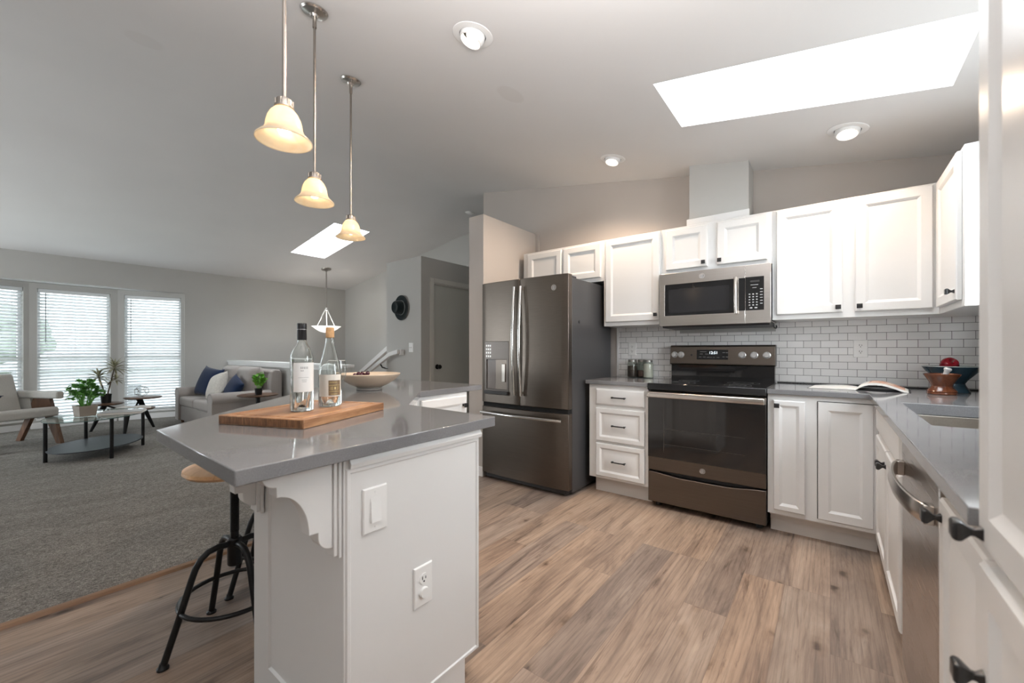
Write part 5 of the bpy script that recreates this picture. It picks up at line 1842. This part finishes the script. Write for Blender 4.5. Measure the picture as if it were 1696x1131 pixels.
for k in range(9):
    a = rr.uniform(0, 2 * PI)
    tip = Vector((0.10 * math.cos(a) * rr.uniform(0.3, 1), 0.10 * math.sin(a) * rr.uniform(0.3, 1), rr.uniform(0.18, 0.29)))
    b0 = Vector((0.015 * math.cos(a), 0.015 * math.sin(a), 0.072))
    st.tube([b0, (b0 + tip) / 2 + Vector((0, 0, 0.02)), tip], 0.003, 6)
    for j in range(5):
        p = b0.lerp(tip, 0.35 + 0.65 * j / 4)
        d = Vector((math.cos(a + (1.3 if j % 2 else -1.3)), math.sin(a + (1.3 if j % 2 else -1.3)), 1.0))
        leaf_at(mb, p, d, 0.105, 0.052, 0.25)
obj('stems', st, M_leaf, t)
obj('leaves', mb, M_leaf, t, sharp=80)

# oval glass coffee table
t = thing('coffee_table', 'oval coffee table with a clear glass top and a dark lower shelf', 'coffee table', (-6.43, 0.82, 0.014), math.atan2(0.83, 0.55))


def oval(a, b, n=64):
    return [(a * math.cos(2 * PI * k / n), b * math.sin(2 * PI * k / n)) for k in range(n)]


obj('glass_top', MB().prism(oval(0.375, 0.54), 0.420, 0.430), M_tabglass, t, bevel=0.002)
obj('glass_edge', MB().cells(list(range(65)), [0, 1], lambda a, b: True, 0.0, 0.0012,
                             lambda a, b, c: ((0.3756 + c) * math.cos(2 * PI * a / 64), (0.5406 + c) * math.sin(2 * PI * a / 64), 0.421 + 0.008 * b)), plain('green_glass_edge', (0.10, 0.16, 0.15), 0.1), t)
obj('shelf', MB().prism(oval(0.345, 0.50), 0.105, 0.118), plain('dark_shelf', (0.035, 0.040, 0.048), 0.5, var=0.1), t, bevel=0.003)
for sx in (-1, 1):
    for sy in (-1, 1):
        obj('leg', MB().rod((sx * 0.268, sy * 0.315, 0), (sx * 0.268, sy * 0.315, 0.4198), 0.0165, 16), M_black, t)
obj('stretcher', MB().rod((-0.268, -0.315, 0.098), (0.268, 0.315, 0.098), 0.007, 8).rod((-0.268, 0.315, 0.0985), (0.268, -0.315, 0.0985), 0.007, 8), M_black, t)

ZC = 0.014 + 0.4302
t = thing('potted_plant', 'bushy green plant in a taupe square pot on the glass table', 'plant', (-6.395, 0.715, ZC), 0.25)
pt = MB()
L_ = []
for hw, z in ((0.066, 0), (0.078, 0.115), (0.072, 0.115), (0.066, 0.09)):
    L_.append([(-hw, -hw, z), (hw, -hw, z), (hw, hw, z), (-hw, hw, z)])
pt.loft(L_)
obj('pot', pt, M_potgrey, t, bevel=0.004)
obj('soil', MB().box(-0.066, -0.066, 0.0905, 0.066, 0.066, 0.100), M_soil, t)
mb, st = MB(), MB()
rr = random.Random(21)
for k in range(58):
    a = rr.uniform(0, 2 * PI)
    e = rr.uniform(0.05, 1.0)
    rad = rr.uniform(0.02, 0.125)
    tip = Vector((rad * math.cos(a), rad * math.sin(a), 0.12 + 0.27 * math.sqrt(max(0, 1 - (rad / 0.15) ** 2)) * rr.uniform(0.35, 1.0)))
    b0 = Vector((0.03 * math.cos(a), 0.03 * math.sin(a), 0.095))
    st.tube([b0, (b0 + tip) / 2 + Vector((0, 0, 0.03)), tip], 0.0022, 5)
    out = (tip - Vector((0, 0, 0.12))).normalized()
    s = out.cross(Vector((0, 0, 1))).normalized()
    for j in range(5):
        b = -1.1 + 2.2 * j / 4
        leaf_at(mb, tip, out * math.cos(b) + s * math.sin(b) + Vector((0, 0, 0.15)), 0.080, 0.046, 0.55)
obj('stems', st, M_leafd, t)
obj('leaves', mb, M_leafd, t, sharp=80)


def book(name, label, cat, loc, rz, w, d, h, cov):
    t = thing(name, label, cat, loc, rz)
    obj('pages', MB().box(-w / 2 + 0.004, -d / 2 + 0.004, 0.003, w / 2 - 0.004, d / 2 - 0.004, h - 0.003), M_paper, t)
    obj('cover', MB().box(-w / 2, -d / 2, 0, w / 2, d / 2, 0.0028).box(-w / 2, -d / 2, h - 0.0028, w / 2, d / 2, h).box(-w / 2, -d / 2, 0.0028, -w / 2 + 0.003, d / 2, h - 0.0028), cov, t, bevel=0.001)
    return t


book('coffee_table_book', 'large pale closed book lying on the glass table', 'book', (-6.33, 1.005, ZC), 1.2, 0.36, 0.27, 0.026, plain('grey_book_cover', (0.42, 0.41, 0.40), 0.4))

# three-tier walnut table
t = thing('tiered_table', 'three tier walnut table on black tapered legs by the window', 'side table', (-7.80, 1.28, 0.014), 0, world=True)
for (x, y, z, r, ) in ((-7.965, 1.075, 0.415, 0.205), (-7.92, 1.475, 0.470, 0.215), (-7.60, 1.30, 0.350, 0.245)):
    obj('tabletop', MB(Matrix.Translation((x, y, z))).lathe([(0, -0.016), (r - 0.02, -0.016), (r, -0.004), (r, 0.004), (r - 0.004, 0.006), (0, 0.006)], 48), M_walnut, t)
for p, q in (((-8.19, 0.97, 0.0142), (-8.02, 1.09, 0.3985)), ((-7.546, 1.215, 0.0142), (-7.60, 1.255, 0.3335)), ((-7.944, 1.602, 0.0142), (-7.915, 1.43, 0.4535))):
    obj('leg', MB().rod(p, q, 0.016, 14, 0.036), M_black, t)
obj('frame', MB().tube([(-8.02, 1.09, 0.385), (-7.72, 1.24, 0.322)], 0.012, 8).tube([(-7.62, 1.255, 0.322), (-7.80, 1.36, 0.322), (-7.915, 1.43, 0.43)], 0.012, 8), M_black, t)

t = thing('potted_dracaena', 'tall two stemmed spiky plant in a black pot on the tiered table', 'plant', (-8.0, 1.10, 0.4212), 0)
obj('pot', MB().lathe([(0, 0), (0.052, 0), (0.060, 0.125), (0.055, 0.125), (0.052, 0.105), (0, 0.105)], 32), M_black, t)
obj('soil', MB().lathe([(0, 0.106), (0.052, 0.1062), (0.053, 0.112), (0, 0.114)], 20), M_soil, t)
mb, st = MB(), MB()
rr = random.Random(4)
for (pts, nl, ll) in (([(0.01, 0.012, 0.11), (0.0, 0.05, 0.30), (0.0, 0.085, 0.50)], 34, 0.24), ([(-0.01, -0.012, 0.11), (0.0, -0.04, 0.24), (0.01, -0.075, 0.38)], 26, 0.22), ([(0.0, 0.015, 0.25), (0.0, 0.06, 0.31), (0.0, 0.10, 0.34)], 14, 0.13)):
    st.tube(pts, [0.009, 0.0075, 0.006], 8)
    tip = Vector(pts[-1])
    for k in range(nl):
        a = k * 2.39996
        e = -0.25 + 1.55 * (k / nl)
        leaf_at(mb, tip - Vector((0, 0, 0.04 * (1 - k / nl))), (math.cos(a) * math.cos(e), math.sin(a) * math.cos(e), math.sin(e)), ll * rr.uniform(0.75, 1.05), 0.024, 0.35, n=6, fold=0.3)
obj('stems', st, M_stem, t)
obj('leaves', mb, M_leafs, t, sharp=80)

t = thing('wire_ornament', 'small geometric wire ball on the highest tier of the walnut table', 'ornament', (-7.92, 1.46, 0.4762), 0.3)
ph_ = (1 + math.sqrt(5)) / 2
V_ = [Vector((a, b, c)) for a in (-1, 1) for b in (-1, 1) for c in (-1, 1)]
for a in (-1, 1):
    for b in (-1, 1):
        V_ += [Vector((0, a / ph_, b * ph_)), Vector((a / ph_, b * ph_, 0)), Vector((a * ph_, 0, b / ph_))]
R_ = 0.082 / math.sqrt(3)
Q_ = Matrix.Rotation(math.atan(1 / ph_), 3, 'X')
W_ = [Q_ @ v * R_ for v in V_]
zm = min(v.z for v in W_)
mb = MB()
for i in range(20):
    for j in range(i):
        if abs((V_[i] - V_[j]).length - 2 / ph_) < 1e-3:
            mb.rod(W_[i] - Vector((0, 0, zm - 0.003)), W_[j] - Vector((0, 0, zm - 0.003)), 0.0028, 6)
obj('wires', mb, plain('bronze_wire', (0.10, 0.075, 0.05), 0.4, metal=0.7), t)

t = thing('open_book', 'open book lying on the lowest tier of the walnut table', 'book', (-7.585, 1.305, 0.3564), 1.35)
for sd in (-1, 1):
    P = [(sd * 0.19 * k / 10, 0.003 + 0.022 * math.sin(PI * k / 10) ** 0.7 * (1 - 0.45 * k / 10) + 0.006 * (1 - k / 10)) for k in range(11)]
    obj('pages', MB().prism(P + [(sd * 0.19, 0.0012), (0, 0.0012)], -0.13, 0.13, XZ), M_paper, t)
obj('cover', MB().box(-0.195, -0.135, 0, 0.195, 0.135, 0.0011), plain('tan_book_cover', (0.30, 0.18, 0.10), 0.5), t)

# armchair with V shaped walnut legs
t = thing('armchair', 'cream armchair with V shaped walnut legs cut off by the left edge', 'armchair', (-7.64, 0.194, 0.014), math.atan2(0.45, 0.89))
obj('seat_cushion', MB().prism([(-0.34, 0.285), (0.40, 0.355), (0.405, 0.44), (0.37, 0.462), (-0.34, 0.40)], -0.265, 0.265, XZ), M_chair, t, bevel=0.03, seg=4)
obj('backrest', MB().prism([(-0.30, 0.36), (-0.19, 0.36), (-0.345, 0.83), (-0.37, 0.845), (-0.44, 0.83)], -0.265, 0.265, XZ), M_chair, t, bevel=0.025, seg=4)
for s in (-1, 1):
    y0, y1 = (0.275, 0.355) if s > 0 else (-0.355, -0.275)
    obj('arm_pad', MB().box(-0.34, y0, 0.545, 0.335, y1, 0.635), M_chair, t, bevel=0.022, seg=4)
    obj('side_panel', MB().prism([(-0.33, 0.40), (-0.10, 0.40), (-0.13, 0.5445), (-0.33, 0.5445)], y0 + 0.02, y1 - 0.02, XZ), M_chair, t, bevel=0.008)
    lg = MB()
    y0, y1 = (0.300, 0.340) if s > 0 else (-0.340, -0.300)
    lg.prism([(-0.375, 0.0), (-0.30, 0.0), (-0.055, 0.40), (0.055, 0.40), (0.285, 0.0), (0.36, 0.0), (0.175, 0.545), (-0.085, 0.545)], y0, y1, XZ)
    obj('leg_frame', lg, M_walnutz, t, bevel=0.004)
pillow('throw_pillow', 'navy cushion edge on the armchair seat at the left border', 'pillow', 0.34, 0.30, 0.12, (-7.66, -0.02, 0.55), (math.radians(-60), 0, math.radians(-60)), M_navy)

# hat on the closet wall
t = thing('felt_hat', 'dark felt brimmed hat hanging on the grey closet wall', 'hat', (-4.487, CY0 - 0.004, 1.715), 0)
HM = Matrix.Rotation(PI / 2, 4, 'X') @ Matrix.Diagonal((0.92, 1.05, 1, 1))
obj('brim', MB(HM).lathe([(0.085, 0.006), (0.12, 0.004), (0.150, 0.010), (0.158, 0.018), (0.157, 0.021), (0.148, 0.014), (0.12, 0.008), (0.085, 0.010)], 48, close=True), M_hat, t)
obj('crown', MB(HM).lathe([(0.090, 0.006), (0.088, 0.06), (0.082, 0.105), (0.070, 0.122), (0.045, 0.116), (0.02, 0.105), (0, 0.103)], 40), M_hat, t)
obj('hat_band', MB(HM).lathe([(0.0905, 0.016), (0.0918, 0.016), (0.0912, 0.030), (0.0898, 0.030)], 40, close=True), M_band, t)

# handrails of the stairs
t = thing('stair_handrail', 'white handrail on black brackets in front of the grey closet wall', 'handrail', (-4.6, 3.36, 1.1), 0, world=True)
pr_ = [(-4.47, 3.365, 1.135), (-4.66, 3.365, 1.095), (-5.10, 3.365, 0.875), (-6.2, 3.365, 0.30)]
r = MB()
rings = []
for (x, y, z) in pr_:
    rings.append([(x, y - 0.022, z - 0.028), (x, y + 0.022, z - 0.028), (x, y + 0.022, z + 0.028), (x, y - 0.022, z + 0.028)])
r.loft(rings)
obj('rail', r, M_trim, t, bevel=0.006)
obj('return_end', MB().box(-4.492, 3.386, 1.09, -4.448, CY0 - 0.001, 1.165), M_trim, t, bevel=0.004)
for x, z in ((-4.86, 0.98),):
    b_ = MB()
    b_.tube([(x, 3.365, z - 0.02), (x, 3.39, z - 0.06), (x + 0.02, 3.43, z - 0.075), (x + 0.105, 3.47, z - 0.075)], 0.010, 8)
    b_.ball((x + 0.10, 3.47, z - 0.075), 0.02, seg=10, rings=6)
    obj('bracket', b_, M_black, t)
t = thing('stair_handrail', 'white sloping rail on the far wall of the stairs', 'handrail', (-7.6, YF, 0.9), 0, world=True)
r = MB()
rings = []
for (x, z) in ((-6.6, 1.50), (-8.3, 0.58)):
    rings.append([(x, YF - 0.07, z - 0.05), (x, YF - 0.001, z - 0.05), (x, YF - 0.001, z + 0.05), (x, YF - 0.07, z + 0.05)])
r.loft(rings)
obj('rail', r, M_trim, t, bevel=0.006)
